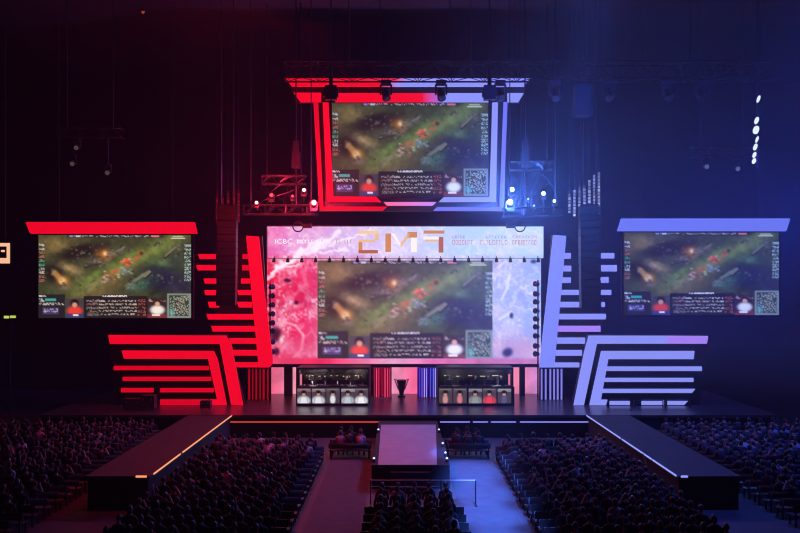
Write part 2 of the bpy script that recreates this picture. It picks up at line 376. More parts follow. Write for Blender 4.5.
# the molten red to ice blue backdrop, one drawing for banner, main wall and floor screen: photo rows 226..400, columns 264..564
BX0, BY0, BW, BH = 262, 224, 304, 176
def backdrop_picture():
    X, Y = np.meshgrid(BX0 + np.arange(BW) + 0.5, BY0 + np.arange(BH) + 0.5)
    s = np.clip((X - 268) / 275, 0, 1)
    stops = [(0.0, (228, 26, 70)), (0.12, (238, 50, 104)), (0.3, (206, 110, 160)), (0.5, (190, 166, 210)), (0.78, (178, 188, 242)), (1.0, (156, 180, 248))]
    img = np.zeros((BH, BW, 3))
    for k in range(3):
        img[..., k] = np.interp(s, [a for a, _ in stops], [c[k] / 255 for _, c in stops])
    n = fbm(BH, BW, 4, 21, 5); n2 = fbm(BH, BW, 9, 33, 4); n3 = fbm(BH, BW, 18, 77, 3)
    # top band, paler
    top = np.clip((262 - Y) / 8, 0, 1)
    tcol = np.zeros_like(img)
    for k in range(3):
        tcol[..., k] = np.interp(s, [0, 0.1, 0.25, 0.45, 0.7, 1], [c[k] / 255 for c in ((232, 110, 176), (226, 130, 206), (212, 176, 232), (208, 206, 246), (186, 214, 250), (196, 222, 250))])
    img = img * (1 - top[..., None]) + tcol * top[..., None]
    vein = np.exp(-((n - 0.5) / 0.018) ** 2) + 0.7 * np.exp(-((n2 - 0.5) / 0.02) ** 2)
    mixin(img, vein * (0.25 + 0.35 * s) * 0.8, (240, 242, 255))
    mixin(img, np.clip((n2 - 0.52) * 5, 0, 1) * 0.4, (246, 240, 254))
    dark = np.clip((0.46 - n) * 5, 0, 1) * (1 - top)
    mixin(img, dark * 0.5 * (1 - s), (196, 10, 52)); mixin(img, dark * 0.45 * s, (112, 128, 214))
    mixin(img, np.clip((n3 - 0.5) * 5, 0, 1) * (0.4 - 0.28 * s), (252, 214, 236))
    n4 = vnoise(BH, BW, 80, 91)
    mixin(img, np.clip((n4 - 0.62) * 4, 0, 1) * 0.55 * np.clip((n2 - 0.38) * 5, 0, 1), (255, 240, 252))
    mixin(img, np.clip((0.3 - n4) * 4, 0, 1) * 0.4 * (1 - top) * (1 - s), (186, 10, 50))
    # white lightning at the upper corner and curling streaks below it
    for a in ((266, 277, 292, 262, 2.2), (292, 262, 318, 248, 2.6), (318, 248, 340, 232, 2.4), (270, 272, 300, 266, 1.0), (300, 255, 322, 240, 1.2), (330, 246, 352, 240, 1.6), (352, 240, 372, 229, 1.0), (284, 268, 296, 258, 1.2), (322, 252, 350, 250, 1.0)):
        seg(img, X + (n2 - 0.5) * 14, Y + (n3 - 0.5) * 12, *a, (255, 246, 255), s=0.8)
    for a in ((284, 322, 296, 326, 1.3), (296, 326, 304, 336, 1.3), (304, 336, 302, 350, 1.4), (302, 350, 294, 358, 1.2), (274, 330, 284, 322, 1.0)):
        seg(img, X, Y, *a, (250, 170, 196), s=0.75)
    for a in ((502, 300, 508, 288, 1.2), (508, 288, 510, 276, 1.4), (498, 268, 506, 262, 1.0), (500, 320, 512, 312, 1.0)):
        seg(img, X, Y, *a, (236, 236, 255), s=0.8)
    blob(img, X, Y, 520, 350, 34, 14, 0, (206, 150, 206), s=0.7)
    blob(img, X, Y, 300, 350, 40, 12, 0, (236, 110, 150), s=0.6)
    # bottom rim and floor level
    low = np.clip((Y - 357) / 3, 0, 1)
    lcol = np.zeros_like(img)
    for k in range(3):
        lcol[..., k] = np.interp(s, [0, 0.2, 0.45, 0.6, 1], [c[k] / 255 for c in ((226, 70, 110), (216, 40, 84), (240, 170, 206), (216, 110, 170), (196, 130, 196))])
    lcol *= (0.85 + 0.35 * n2)[..., None]
    img = img * (1 - low[..., None]) + lcol * low[..., None]
    fl = np.clip((Y - 365) / 2, 0, 1)
    fcol = np.zeros_like(img)
    for k in range(3):
        fcol[..., k] = np.interp(s, [0, 0.1, 0.45, 0.53, 0.9, 1], [c[k] / 255 for c in ((236, 90, 130), (246, 150, 176), (252, 160, 196), (226, 96, 140), (236, 130, 160), (190, 130, 200))])
    fcol *= (0.75 + 0.5 * n2)[..., None]
    img = img * (1 - fl[..., None]) + fcol * fl[..., None]
    # drifting dark rocks
    for cx, cy, rx, ry, a in ((288, 281, 4, 2.2, 0.2), (297, 303, 2.6, 2, 0.4), (276, 335, 6, 8, 0.2), (277, 352, 3, 4, 0), (508, 353, 5.5, 4.5, -0.4), (512, 316, 2, 3, 0), (534, 262, 3, 2, 0)):
        blob(img, X, Y, cx, cy, rx, ry, a, (70, 16, 44) if cx < 400 else (46, 44, 110), s=0.95, hard=2)
    blob(img, X, Y, 282, 340, 2.2, 3.6, 0.2, (255, 226, 232), s=0.9)
    # the match shown in the middle, backdrop light mixed into its colours
    x0, y0, x1, y1 = 318, 261, 493, 359
    g = resample(GAME, x1 - x0, y1 - y0)
    gs = np.linspace(0, 1, x1 - x0)[None, :, None]
    gy = np.linspace(0, 1, y1 - y0)[:, None, None]
    tint = (1 - gs) * np.array((0.40, 0.20, 0.26)) + gs * np.array((0.22, 0.30, 0.62))
    veil = 0.42 - 0.12 * gy
    g = g * 1.12 * (1 - veil * 0.55) + tint * veil
    img[y0 - BY0:y1 - BY0, x0 - BX0:x1 - BX0] = np.clip(g, 0, 1)
    return np.clip(img, 0, 1)
BACK = backdrop_picture()

def tolin(a):
    return np.where(a <= 0.04045, a / 12.92, ((a + 0.055) / 1.055) ** 2.4)

def display(name, x0, y0, x1, y1, Y, img, parent, m=None):
    """LED face: a fine grid of pixels, each with its own colour."""
    h, w = img.shape[:2]
    me = bpy.data.meshes.new(name)
    a, b = P(x0, y0, Y), P(x1, y1, Y)
    r = parent
    while r.parent is not None: r = r.parent
    off = Vector(r.location)
    xs = np.linspace(a.x, b.x, w + 1) - off.x; zs = np.linspace(a.z, b.z, h + 1) - off.z
    V = np.zeros((h + 1, w + 1, 3)); V[..., 0] = xs[None]; V[..., 1] = Y - off.y; V[..., 2] = zs[:, None]
    pad = np.pad(img, ((0, 1), (0, 1), (0, 0)), mode='edge')
    i = np.arange(h)[:, None] * (w + 1) + np.arange(w)[None]
    Fc = np.stack([i, i + w + 1, i + w + 2, i + 1], -1).reshape(-1, 4)
    me.from_pydata(V.reshape(-1, 3).tolist(), [], Fc.tolist())
    at = me.color_attributes.new('Col', 'FLOAT_COLOR', 'POINT')
    c = np.ones((h + 1, w + 1, 4), np.float32); c[..., :3] = tolin(pad)
    at.data.foreach_set('color', c.ravel())
    me.materials.append(m or M['led']); me.update()
    o = bpy.data.objects.new(name, me); COL.objects.link(o); o.parent = parent
    return o
def crop(x0, y0, x1, y1):
    return BACK[int(round(y0 - BY0)):int(round(y1 - BY0)), int(round(x0 - BX0)):int(round(x1 - BX0))]
def pxbox(mb, x0, y0, x1, y1, Y, t):
    return mb.prism([(x0, y0), (x1, y0), (x1, y1), (x0, y1)], Y, t)

RED, RED2, BLU, BLU2, PUR = rgb(238, 6, 40), rgb(214, 4, 34), rgb(140, 148, 244), rgb(112, 116, 236), rgb(166, 130, 240)
def bar(parent, pts, Y, c, t=0.12, c2=None):
    """one LED bar; c2: colour at its far end, blended along the bar"""
    if c2 is None:
        return MB().prism(pts, Y, t, [c] * len(pts)).build('light_bar', M['bar'], parent, colors=True)
    xs = [p[0] for p in pts]; lo, hi = min(xs), max(xs)
    cols = [tuple(a + (b - a) * (x - lo) / (hi - lo) for a, b in zip(c, c2)) for x in xs]
    return MB().prism(pts, Y, t, cols).build('light_bar', M['bar'], parent, colors=True)

# ------------------------------------------------------------------ main LED wall, banner, floor screen
MY = 53.6
t = thing('main_screen', (P(406, 0, MY).x, MY, DECK), 'huge red to blue LED wall at centre stage showing the match', 'LED screen')
display('display', 267, 226, 541, 364, MY, crop(267, 226, 541, 364), t)
MB().box((P(266, 0, MY).x, MY + 0.02, P(0, 364.5, MY).z), (P(542, 0, MY).x, MY + 0.5, P(0, 225, MY).z)).build('cabinet', M['black'], t)
pxbox(MB(), 262, 364.2, 545, 367.3, MY - 0.35, 0.3).build('bottom_rail', M['black'], t)
for x0, x1 in ((284, 292), (296, 299), (369.5, 373), (389, 391.6), (417.4, 419), (436, 440), (510, 513), (520, 525), (540, 544.5)):
    a, b = P(x0, 366, MY), P(x1, 366, MY)
    MB().box((a.x, MY, DECK), (b.x, MY + 0.4, P(0, 365, MY).z)).build('leg', M['black'], t)

t = thing('floor_screen', (P(406, 0, 54.8).x, 54.8, DECK), 'pink LED wall at floor level behind the legs of the main screen', 'LED screen')
Y = 54.8
ybot = HY + (H - DECK) * F / Y
display('display', 266, 363, 562, ybot, Y, crop(266, 366, 562, 397), t)
MB().box((P(265, 0, Y).x, Y + 0.02, DECK), (P(563, 0, Y).x, Y + 0.4, P(0, 362.5, Y).z)).build('cabinet', M['black'], t)

HYY = 53.1
t = thing('banner_screen', (P(405, 0, HYY).x, HYY, P(0, 258, HYY).z), 'pale LED banner with large gold letters above the main screen', 'LED banner')
display('display', 268, 226.5, 543.5, 258, HYY, resample(crop(268, 227, 543, 258), 275, 31), t)
MB().box((P(267.5, 0, HYY).x, HYY + 0.02, P(0, 258.4, HYY).z), (P(544, 0, HYY).x, HYY + 0.3, P(0, 226, HYY).z)).build('cabinet', M['black'], t)
GD, GD2, WH = rgb(206, 138, 84), rgb(176, 100, 66), rgb(255, 246, 232)
LY = HYY - 0.04
def letter(polys, label):
    mb = MB()
    for pts, c in polys:
        mb.prism(pts, LY, 0.03, [c] * len(pts))
    o = mb.build('letter', M['bar'], t, colors=True); o['label'] = label
q = lambda x0, y0, x1, y1: [(x0, y0), (x1, y0), (x1, y1), (x0, y1)]
G3 = rgb(232, 190, 140)
letter([(q(358.5, 231, 378.6, 234.2), rgb(240, 206, 160)), (q(375, 234.2, 378.6, 240), G3), (q(358.5, 239.6, 375, 242.2), G3), (q(358.5, 242.2, 362.4, 250), GD), (q(358.5, 250, 377.8, 253.4), GD2)], 'gold squared letter like a two')
letter([([(385.4, 233.5), (391, 233.5), (391, 252), (385.4, 252)], GD), ([(391, 233.5), (394.5, 233.5), (400.5, 243.5), (400.5, 247)], WH), ([(400.5, 243.5), (408.5, 232.5), (411, 234), (400.5, 248)], rgb(236, 190, 140)), ([(407.5, 232), (417, 232), (417, 237.6), (407.5, 237.6)], GD), ([(411, 237.6), (417, 237.6), (417, 252), (411, 252)], WH)], 'gold and white letter M')
letter([(q(423.5, 230.5, 444.4, 233.6), GD), (q(423.5, 236.6, 439, 239.4), WH), (q(425, 239.6, 438, 241.6), G3), (q(438.6, 237, 443.4, 252.6), GD2)], 'gold squared letter like a seven')

FONT_CACHE = {}
def words_mesh(txt, x0, x1, y_mid, hpx, Y, name, m, parent):
    cu = bpy.data.curves.new('lettering', 'FONT'); cu.body = txt; cu.size = 1.0; cu.extrude = 0.0
    ob = bpy.data.objects.new('lettering', cu); COL.objects.link(ob)
    me = bpy.data.meshes.new_from_object(ob.evaluated_get(bpy.context.evaluated_depsgraph_get()))
    bpy.data.objects.remove(ob)
    vs = [v.co.copy() for v in me.vertices]; fs = [tuple(p.vertices) for p in me.polygons]
    bpy.data.meshes.remove(me)
    xs = [v.x for v in vs]; ys = [v.y for v in vs]
    a = P(x0, y_mid + hpx / 2, Y); b = P(x1, y_mid - hpx / 2, Y)
    mb = MB()
    fr = [Vector((a.x + (v.x - min(xs)) / (max(xs) - min(xs)) * (b.x - a.x), Y, a.z + (v.y - min(ys)) / (max(ys) - min(ys)) * (b.z - a.z))) for v in vs]
    mb.add(fr, fs)
    return mb.build(name, m, parent)
white_led = emit('white_lettering', rgb(255, 248, 255), 1.0)
rust_led = emit('rust_lettering', rgb(206, 150, 150), 1.0)
grey_led = emit('grey_lettering', rgb(160, 160, 196), 1.0)
words_mesh('ICBC', 275.2, 292.5, 241.5, 4.4, LY, 'lettering', white_led, t)
def glyph_row(x0, x1, y, hh, m, seed, gap=()):
    """a row of writing too small to read: short strokes"""
    r = random.Random(seed); mb = MB(); x = x0
    while x < x1:
        w = r.uniform(1.6, 2.6)
        if not any(a < x < b for a, b in gap):
            k = r.randint(0, 2)
            pxbox(mb, x, y, x + 0.6, y + hh, LY, 0.02)
            if k != 1: pxbox(mb, x + 0.6, y, x + w, y + 0.6, LY, 0.02)
            if k != 0: pxbox(mb, x + 0.6, y + hh - 0.6, x + w, y + hh, LY, 0.02)
            if k == 2: pxbox(mb, x + w - 0.4, y + 0.6, x + w, y + hh - 0.6, LY, 0.02)
        x += w + 0.9
    mb.build('lettering', m, t)
glyph_row(297, 331, 239.6, 3.8, white_led, 3, ((314, 316),))
glyph_row(336, 352, 239.6, 3.8, grey_led, 4, ((341, 343),))
glyph_row(452.5, 473, 240, 4.6, rust_led, 5)
glyph_row(480.5, 507, 240, 4.6, rust_led, 6, ((490, 492),))
glyph_row(512.5, 537, 240, 4.6, rust_led, 7)
glyph_row(452.5, 464, 235.6, 2.8, grey_led, 8)
glyph_row(486, 507, 235.6, 2.8, grey_led, 9)
words_mesh('CREATION', 512.5, 537, 236.9, 3.0, LY, 'lettering', rust_led, t)

# small lamps in a line under the banner
proto = None
for k in range(20):
    x = 274 + k * 13.9
    p = P(x, 258.7, 52.85)
    if proto is None:
        proto = thing('spot_lamp', p, 'small black spot lamp in the line under the pale LED banner', 'lamp', 'spot lamps under the banner')
        MB().lathe([(0.09, 0.0), (0.1, -0.05), (0.12, -0.2), (0.13, -0.22)], 10, R=Euler((-0.5, 0, 0)).to_matrix(), at=p).build('housing', M['plastic'], proto, smooth=False)
        MB().tube(p + Vector((0, 0, 0)), p + Vector((0, 0.1, 0.16)), 0.03, 6).build('bracket', M['truss'], proto)
        remember(proto)
    else:
        c = copy_tree(proto); c.location = p

# ------------------------------------------------------------------ hanging side screens
def cable(mb, x, Y, z0, r=0.018, z1=ZC - 0.05):
    mb.tube((x, Y, z0), (x, Y, z1), r, 6)
def side_screen(rect_px, top_poly, c, img, label, Y=50.0):
    x0, y0, x1, y1 = rect_px
    a, b = P(x0, y0, Y), P(x1, y1, Y)
    t = thing('hanging_screen', ((a.x + b.x) / 2, Y, b.z), label, 'LED screen')
    display('display', x0, y0, x1, y1, Y, img, t)
    MB().box((a.x - 0.12, Y + 0.02, b.z - 0.12), (b.x + 0.12, Y + 0.35, a.z + 0.1)).build('cabinet', M['black'], t)
    bar(t, top_poly, Y - 0.25, c, t=0.3)
    for x in (a.x + 1.2, b.x - 1.2):
        mb = MB(); cable(mb, x, Y + 0.2, a.z + 0.1); mb.build('hanging_cable', M['black'], t)
side_screen((38.5, 235, 191, 318), [(25.5, 222), (194, 222), (196.5, 233.5), (30, 233.5)], RED, np.clip(GAME * np.array((1.02, 0.98, 0.92)), 0, 1), 'hanging LED screen under a red light bar showing the match')
side_screen((624, 232.5, 779, 315), [(622, 218.4), (790.5, 218.4), (786.5, 231), (618, 231)], rgb(108, 122, 238), np.clip(GAME * np.array((0.88, 0.95, 1.12)) * 0.95 + np.array((0.0, 0.0, 0.03)), 0, 1), 'hanging LED screen under a blue light bar showing the match')  # blue tint of the haze mixed into the displayed picture

# the large screen hung over the middle of the stage
Y = 48.0
a, b = P(332, 103, Y), P(488, 196, Y)
t = thing('hanging_screen', ((a.x + b.x) / 2, Y, P(0, 210, Y).z), 'large hanging LED screen over centre stage inside nested red and blue light bars', 'LED screen')
display('display', 332, 103, 488, 196, Y, np.clip(GAME * np.array((0.86, 0.92, 0.95)), 0, 1), t)
MB().box((a.x - 0.1, Y + 0.02, b.z - 0.1), (b.x + 0.1, Y + 0.4, a.z + 0.1)).build('cabinet', M['black'], t)
MB().prism([(284, 76), (531, 76), (520, 103), (508.5, 103), (504, 211), (319, 211), (313, 103), (297, 103)], Y + 0.45, 0.25).build('backing_panel', M['black'], t)
YL = Y - 0.12
LAV = rgb(150, 150, 250)
bar(t, [(284.5, 76.8), (350, 76.8), (350, 80.4), (287, 80.4)], YL, RED)
bar(t, [(350, 76.8), (395, 76.8), (395, 80.4), (350, 80.4)], YL, RED, c2=rgb(236, 40, 80))
bar(t, [(395, 76.8), (408, 76.8), (408, 80.4), (395, 80.4)], YL, rgb(236, 40, 80), c2=LAV)
bar(t, [(408, 76.8), (530.5, 76.8), (528.5, 80.4), (408, 80.4)], YL, LAV)
bar(t, [(288.5, 82), (380, 82), (380, 86.5), (292, 86.5)], YL, RED)
bar(t, [(380, 82), (400, 82), (400, 86.5), (380, 86.5)], YL, rgb(226, 20, 60), c2=LAV)
bar(t, [(400, 82), (527.5, 82), (524, 86.5), (400, 86.5)], YL, BLU)
bar(t, [(293.5, 92.6), (321, 92.6), (321, 102), (300.5, 102)], YL, RED)
bar(t, [(335, 93), (422, 93), (422, 102), (335, 102)], YL, RED)
bar(t, [(422, 93), (442, 93), (442, 102), (422, 102)], YL, RED, c2=rgb(150, 110, 226))
bar(t, [(442, 93), (489.5, 93), (489.5, 102), (442, 102)], YL, BLU)
bar(t, [(507.5, 93), (524, 93), (518.5, 102), (507.5, 102)], YL, BLU)
bar(t, [(313.4, 102), (318, 102), (323.4, 206.6), (387, 206.6), (382.5, 210.6), (319.6, 210.6)], YL, RED2)
bar(t, [(322.6, 102.4), (328.4, 102.4), (333.4, 196.6), (376, 196.6), (381.5, 202), (327.2, 202)], YL, RED)
bar(t, [(383.5, 202), (436.5, 202), (432.5, 205.6), (387, 205.6)], YL, rgb(232, 110, 150), c2=rgb(206, 140, 226))
bar(t, [(492.4, 102.4), (498, 102.4), (496, 202), (438.6, 202), (444, 197), (489.6, 197)], YL, BLU)
bar(t, [(503.6, 102), (507.6, 102), (503.4, 210.6), (433, 210.6), (437, 207), (499.6, 207)], YL, BLU2)
for x in (a.x + 1.0, b.x - 1.0):
    mb = MB(); cable(mb, x, Y + 0.3, a.z + 0.1, 0.035); mb.build('hanging_cable', M['black'], t)

# ------------------------------------------------------------------ LED bar sets beside the stage
Y = 49.2
def lower_set(polys, back, label, x_mid):
    t = thing('light_bar_stand', (P(x_mid, 0, Y).x, Y, DECK), label, 'light wall')
    back = [(x, min(y, 404.8)) for x, y in back]; polys = [([(x, min(y, 405.2)) for x, y in pts], c) for pts, c in polys]
    MB().prism(back, Y + 0.15, 0.3).build('backing_panel', M['black'], t)
    for pts, c in polys:
        bar(t, pts, Y, c)
    return t
lower_set([([(108, 335), (226, 335.6), (231.4, 345), (243, 405.6), (231.2, 405.6), (219.6, 344), (110, 344)], RED),
           ([(121.6, 350.6), (213.6, 351), (217.6, 360), (226.6, 405.6), (209, 405.6), (209.4, 399.6), (217, 399.6), (208, 359), (124, 358.8)], RED),
           (q(113.6, 366, 208.6, 370.2), RED2), (q(122.6, 377, 211, 381), RED2), (q(121, 388.2, 153, 392.4), RED2), (q(160, 388.2, 213.4, 392.4), RED2), (q(160, 399.6, 208, 405.4), RED2)],
          [(107, 334), (227, 334.6), (245, 406), (118, 406)], 'low wall of stepped red light bars standing beside the stage', 172)
lower_set([([(588.8, 335.6), (667, 335.7), (667, 343.8), (597, 343.8), (584, 405.6), (573.8, 405.6), (584.4, 352)], BLU), ([(667, 335.7), (708.4, 336), (707, 343.8), (667, 343.8)], PUR),
           ([(601.5, 351), (694.6, 351), (693.8, 359.2), (608.4, 359.2), (601, 399.8), (607.6, 399.8), (606, 405.6), (589.7, 405.6)], BLU),
           (q(606.8, 366.6, 702, 371), BLU), (q(604.8, 378, 693.6, 382), BLU), ([(602.4, 389), (695.4, 389), (692, 393), (602, 393)], BLU),
           (q(610, 400.2, 630, 405.6), BLU), (q(642, 400.2, 664, 405.6), BLU), ([(668, 400.2), (689, 400.2), (684, 405.6), (668, 405.6)], BLU)],
          [(588, 334.6), (709, 335), (700, 406), (572, 406)], 'low wall of stepped pale blue light bars standing beside the stage', 640)

Y2 = 51.5
def upper_set(main, bars, back, label, xm, slats):
    t = thing('light_bar_tower', (P(xm, 0, Y2).x, Y2, DECK), label, 'light tower')
    MB().prism(back, Y2 + 0.2, 0.3).build('backing_panel', M['black'], t)
    bar(t, main[0], Y2 - 0.15, main[1], t=0.2)
    for x0, y0, x1, y1, c in bars:
        d = (y1 - y0) * 0.3
        bar(t, [(x0, y0), (x1, y0), (x1, y1), (x0 + (d if x0 < 400 and x0 < 240 else 0), y1)], Y2, c)
    zt = 367.5
    n = len(slats[2]); x0, x1 = slats[0], slats[1]
    zb = HY + (H - DECK) * F / Y2
    pxbox(MB(), x0, zt, x1, zb - 0.4, Y2 + 0.06, 0.15).build('base_panel', M['black'], t)
    for k, (xa, xb) in enumerate(slats[2]):
        bar(t, q(xa, zt + 1.5, xb, zb - 0.6), Y2 - 0.02, slats[3], t=0.06)
R = RED
upper_set(([(246, 235.6), (258.6, 236.4), (264, 290), (272.4, 358), (272.4, 364), (269, 367.5), (258.6, 367.5)], RED),
          [(198, 254, 215.6, 259, R), (196, 265, 215.6, 270.4, R), (203.4, 278.4, 216, 283.6, R), (204, 290, 217, 295.2, R), (207.6, 301.8, 219, 307.6, R),
           (242.5, 254, 247.6, 259, RED2), (242, 265, 248.6, 270.4, RED2), (241, 278.4, 249.8, 283.6, R), (237, 290, 251, 295.2, R), (237, 301.8, 252, 307.6, R),
           (206.4, 314, 253.4, 319.6, R), (211, 326, 254.8, 331.6, R), (228, 338.2, 256, 343.8, R), (231.6, 350, 257.2, 355.6, R), (233.4, 362.4, 258.2, 367.4, R)],
          [(214, 250), (247, 236), (262, 236), (270, 367.6), (232, 367.6), (226, 338), (214, 333)], 'tall tower of red light bars leaning against the main screen', 250,
          (246, 271, [(248.2, 250), (252, 253.2), (255.4, 257), (259.4, 260.6), (262.6, 264.6), (267, 268.4)], rgb(150, 4, 26)))
upper_set(([(553.4, 235), (566.4, 235.8), (554.4, 367.5), (539.6, 367.5)], rgb(128, 140, 246)),
          [(564.5, 253, 571, 258.6, BLU), (563.6, 265.6, 571.4, 271.4, BLU), (562.6, 277.4, 571, 283, BLU), (561.4, 289.8, 579.4, 295, BLU), (560.4, 301.8, 579.6, 307.4, BLU),
           (559.4, 313.8, 606, 319.4, BLU), (558.2, 325.8, 600.6, 331.8, PUR), (557.2, 337.6, 585.2, 343.8, BLU), (556, 350, 582, 355.8, BLU), (554.6, 362.6, 579.4, 367.4, BLU),
           (601.4, 253, 614.4, 258.4, BLU), (601.4, 265, 617, 271.4, BLU), (600.6, 277, 608.8, 282.8, BLU), (599.4, 289.8, 611.4, 295, BLU), (596.8, 302, 605, 307, BLU)],
          [(552, 235), (568, 236), (600, 262), (600, 322), (586, 340), (582, 367.6), (542, 367.6)], 'tall tower of pale blue light bars leaning against the main screen', 560,
          (539.6, 564, [(541, 542.4), (545, 546.6), (549.6, 551.2), (553.4, 555), (557, 558.6), (560.8, 562.4)], rgb(130, 124, 226)))

# curtains of thin light slats on both sides of the centre opening
def slat_screen(x0, x1, xs, back, label):
    Y = 52.4; zb = HY + (H - DECK) * F / Y
    t = thing('slat_screen', (P((x0 + x1) / 2, 0, Y).x, Y, DECK), label, 'light screen')
    pxbox(MB(), x0, 367.4, x1, zb - 0.4, Y + 0.08, 0.12).build('backing_panel', back, t)
    for x, cc in xs:
        bar(t, q(x - 0.45, 368.4, x + 0.45, zb - 1), Y, cc, t=0.05)
m_redback = mat('red_cloth', (0.30, 0.02, 0.06), 0.8); m_blueback = mat('blue_cloth', (0.06, 0.05, 0.35), 0.8)
slat_screen(373, 391.5, [(374.6, rgb(150, 30, 70)), (376.6, rgb(236, 70, 110)), (378.8, rgb(216, 40, 84)), (382, rgb(160, 12, 56)), (385, rgb(236, 80, 120)), (387.6, rgb(226, 70, 110)), (389.8, rgb(206, 40, 90))], m_redback, 'screen of thin pink light slats beside the centre opening')
slat_screen(417.4, 436.4, [(419.6, rgb(90, 60, 200)), (422, rgb(120, 90, 226)), (424.4, rgb(200, 160, 246)), (426.6, rgb(160, 140, 250)), (430.6, rgb(90, 84, 226)), (433.4, rgb(120, 120, 240)), (435.4, rgb(176, 170, 252))], m_blueback, 'screen of thin violet light slats beside the centre opening')

# trophy on a dark plinth in the opening
Yt = 53.0
tx = P(401.5, 0, Yt).x
t = thing('trophy', (tx, Yt, DECK), 'tall dark angular trophy standing in the pink centre opening', 'trophy')
MB().lathe([(0.26, DECK), (0.26, DECK + 0.08), (0.16, DECK + 0.14), (0.14, DECK + 0.22)], 8, at=(tx, Yt, 0)).build('foot', M['black'], t)
MB().lathe([(0.13, DECK + 0.2), (0.2, DECK + 0.5), (0.34, DECK + 1.15), (0.28, DECK + 1.15)], 6, at=(tx, Yt, 0)).build('cup', M['plastic'], t)
for s in (-1, 1):
    MB().tube((tx + s * 0.2, Yt - 0.1, DECK + 0.5), (tx + s * 0.46, Yt - 0.05, DECK + 1.2), 0.035, 6).tube((tx + s * 0.46, Yt - 0.05, DECK + 1.2), (tx + s * 0.22, Yt, DECK + 1.1), 0.03, 6).build('handle', M['steel'], t)

# ------------------------------------------------------------------ people
def grow(joints, edges, sub, root):
    names = list(joints)
    me = bpy.data.meshes.new('body')
    me.from_pydata([joints[n][0] for n in names], [(names.index(a), names.index(b)) for a, b, _ in edges], [])
    ob = bpy.data.objects.new('body', me); COL.objects.link(ob)
    md = ob.modifiers.new('skin', 'SKIN'); md.use_smooth_shade = True
    for i, n in enumerate(names):
        d = me.skin_vertices[0].data[i]
        r = joints[n][1]; d.radius = (r, r) if not isinstance(r, tuple) else r
        d.use_root = (n == root)
    if sub:
        sd = ob.modifiers.new('sub', 'SUBSURF'); sd.levels = sub; sd.render_levels = sub
    dg = bpy.context.evaluated_depsgraph_get(); dg.update()
    out = bpy.data.meshes.new_from_object(ob.evaluated_get(dg))
    bpy.data.objects.remove(ob)
    V = [v.co.copy() for v in out.vertices]; Fs = [tuple(p.vertices) for p in out.polygons]
    bpy.data.meshes.remove(out)
    segs = [(Vector(joints[a][0]), Vector(joints[b][0]), k) for a, b, k in edges]
    mi = []
    for f in Fs:
        c = sum((V[i] for i in f), Vector()) / len(f)
        best = min(segs, key=lambda s: seg_d(c, s[0], s[1]))
        mi.append(best[2])
    return V, Fs, mi
def seg_d(c, a, b):
    d = b - a; u = max(0, min(1, (c - a).dot(d) / max(d.length_squared, 1e-9)))
    return (c - a - u * d).length
SH, SK, HA, TR, EY = 0, 1, 2, 3, 4      # shirt, skin, hair, trousers, eyes
def head_mesh(c, tilt, hair, nu, nv, detail):
    """head with face towards +y: skull, jaw, nose, ears, hair cap"""
    V, Fs, mi = [], [], []
    R = Euler((tilt, 0, 0)).to_matrix()
    for i in range(nv + 1):
        th = math.pi * i / nv
        for k in range(nu):
            ph = 2 * math.pi * k / nu
            x, y, z = math.sin(th) * math.cos(ph), math.sin(th) * math.sin(ph), math.cos(th)
            p = Vector((x * 0.083, y * 0.1, z * 0.118))
            if z < -0.1:
                p.x *= 1 + 0.30 * (z + 0.1); p.y *= 1 + 0.10 * (z + 0.1)
            if y > 0.85 and -0.45 < z < 0.1 and abs(x) < 0.3: p.y += 0.018
            is_hair = (z > 0.55) or (y < 0.1 and z > -0.35) or (y < 0.45 and z > 0.12)
            if is_hair: p *= 1.1
            if hair == 'long' and y < 0.2 and z < 0.2: p *= 1.14; p.z -= 0.05 * (1 if z < -0.2 else 0)
            V.append(R @ p + Vector(c))
    for i in range(nv):
        for k in range(nu):
            f = (i * nu + k, (i + 1) * nu + k, (i + 1) * nu + (k + 1) % nu, i * nu + (k + 1) % nu)
            th = math.pi * (i + 0.5) / nv; ph = 2 * math.pi * (k + 0.5) / nu
            y, z = math.sin(th) * math.sin(ph), math.cos(th)
            hr = (z > 0.55) or (y < 0.1 and z > -0.35) or (y < 0.45 and z > 0.12) or (hair == 'long' and y < 0.2)
            Fs.append(f); mi.append(HA if hr else SK)
    if detail:
        for sx in (-1, 1):
            for (ox, oy, oz, rx, ry, rz, m) in ((0.080, 0.0, -0.01, 0.012, 0.022, 0.032, SK), (0.030, 0.088, 0.008, 0.012, 0.010, 0.008, EY)):
                o = len(V); n = 6
                for i in range(5):
                    th = math.pi * i / 4
                    for k in range(n):
                        ph = 2 * math.pi * k / n
                        V.append(R @ Vector((sx * ox + rx * math.sin(th) * math.cos(ph), oy + ry * math.sin(th) * math.sin(ph), oz + rz * math.cos(th))) + Vector(c))
                for i in range(4):
                    for k in range(n):
                        Fs.append((o + i * n + k, o + (i + 1) * n + k, o + (i + 1) * n + (k + 1) % n, o + i * n + (k + 1) % n)); mi.append(m)
        o = len(V)
        for x, y, z in ((-0.026, 0.086, -0.062), (0.026, 0.086, -0.062), (0.02, 0.09, -0.072), (-0.02, 0.09, -0.072)):
            V.append(R @ Vector((x, y, z)) + Vector(c))
        Fs.append((o, o + 1, o + 2, o + 3)); mi.append(EY)
    return V, Fs, mi

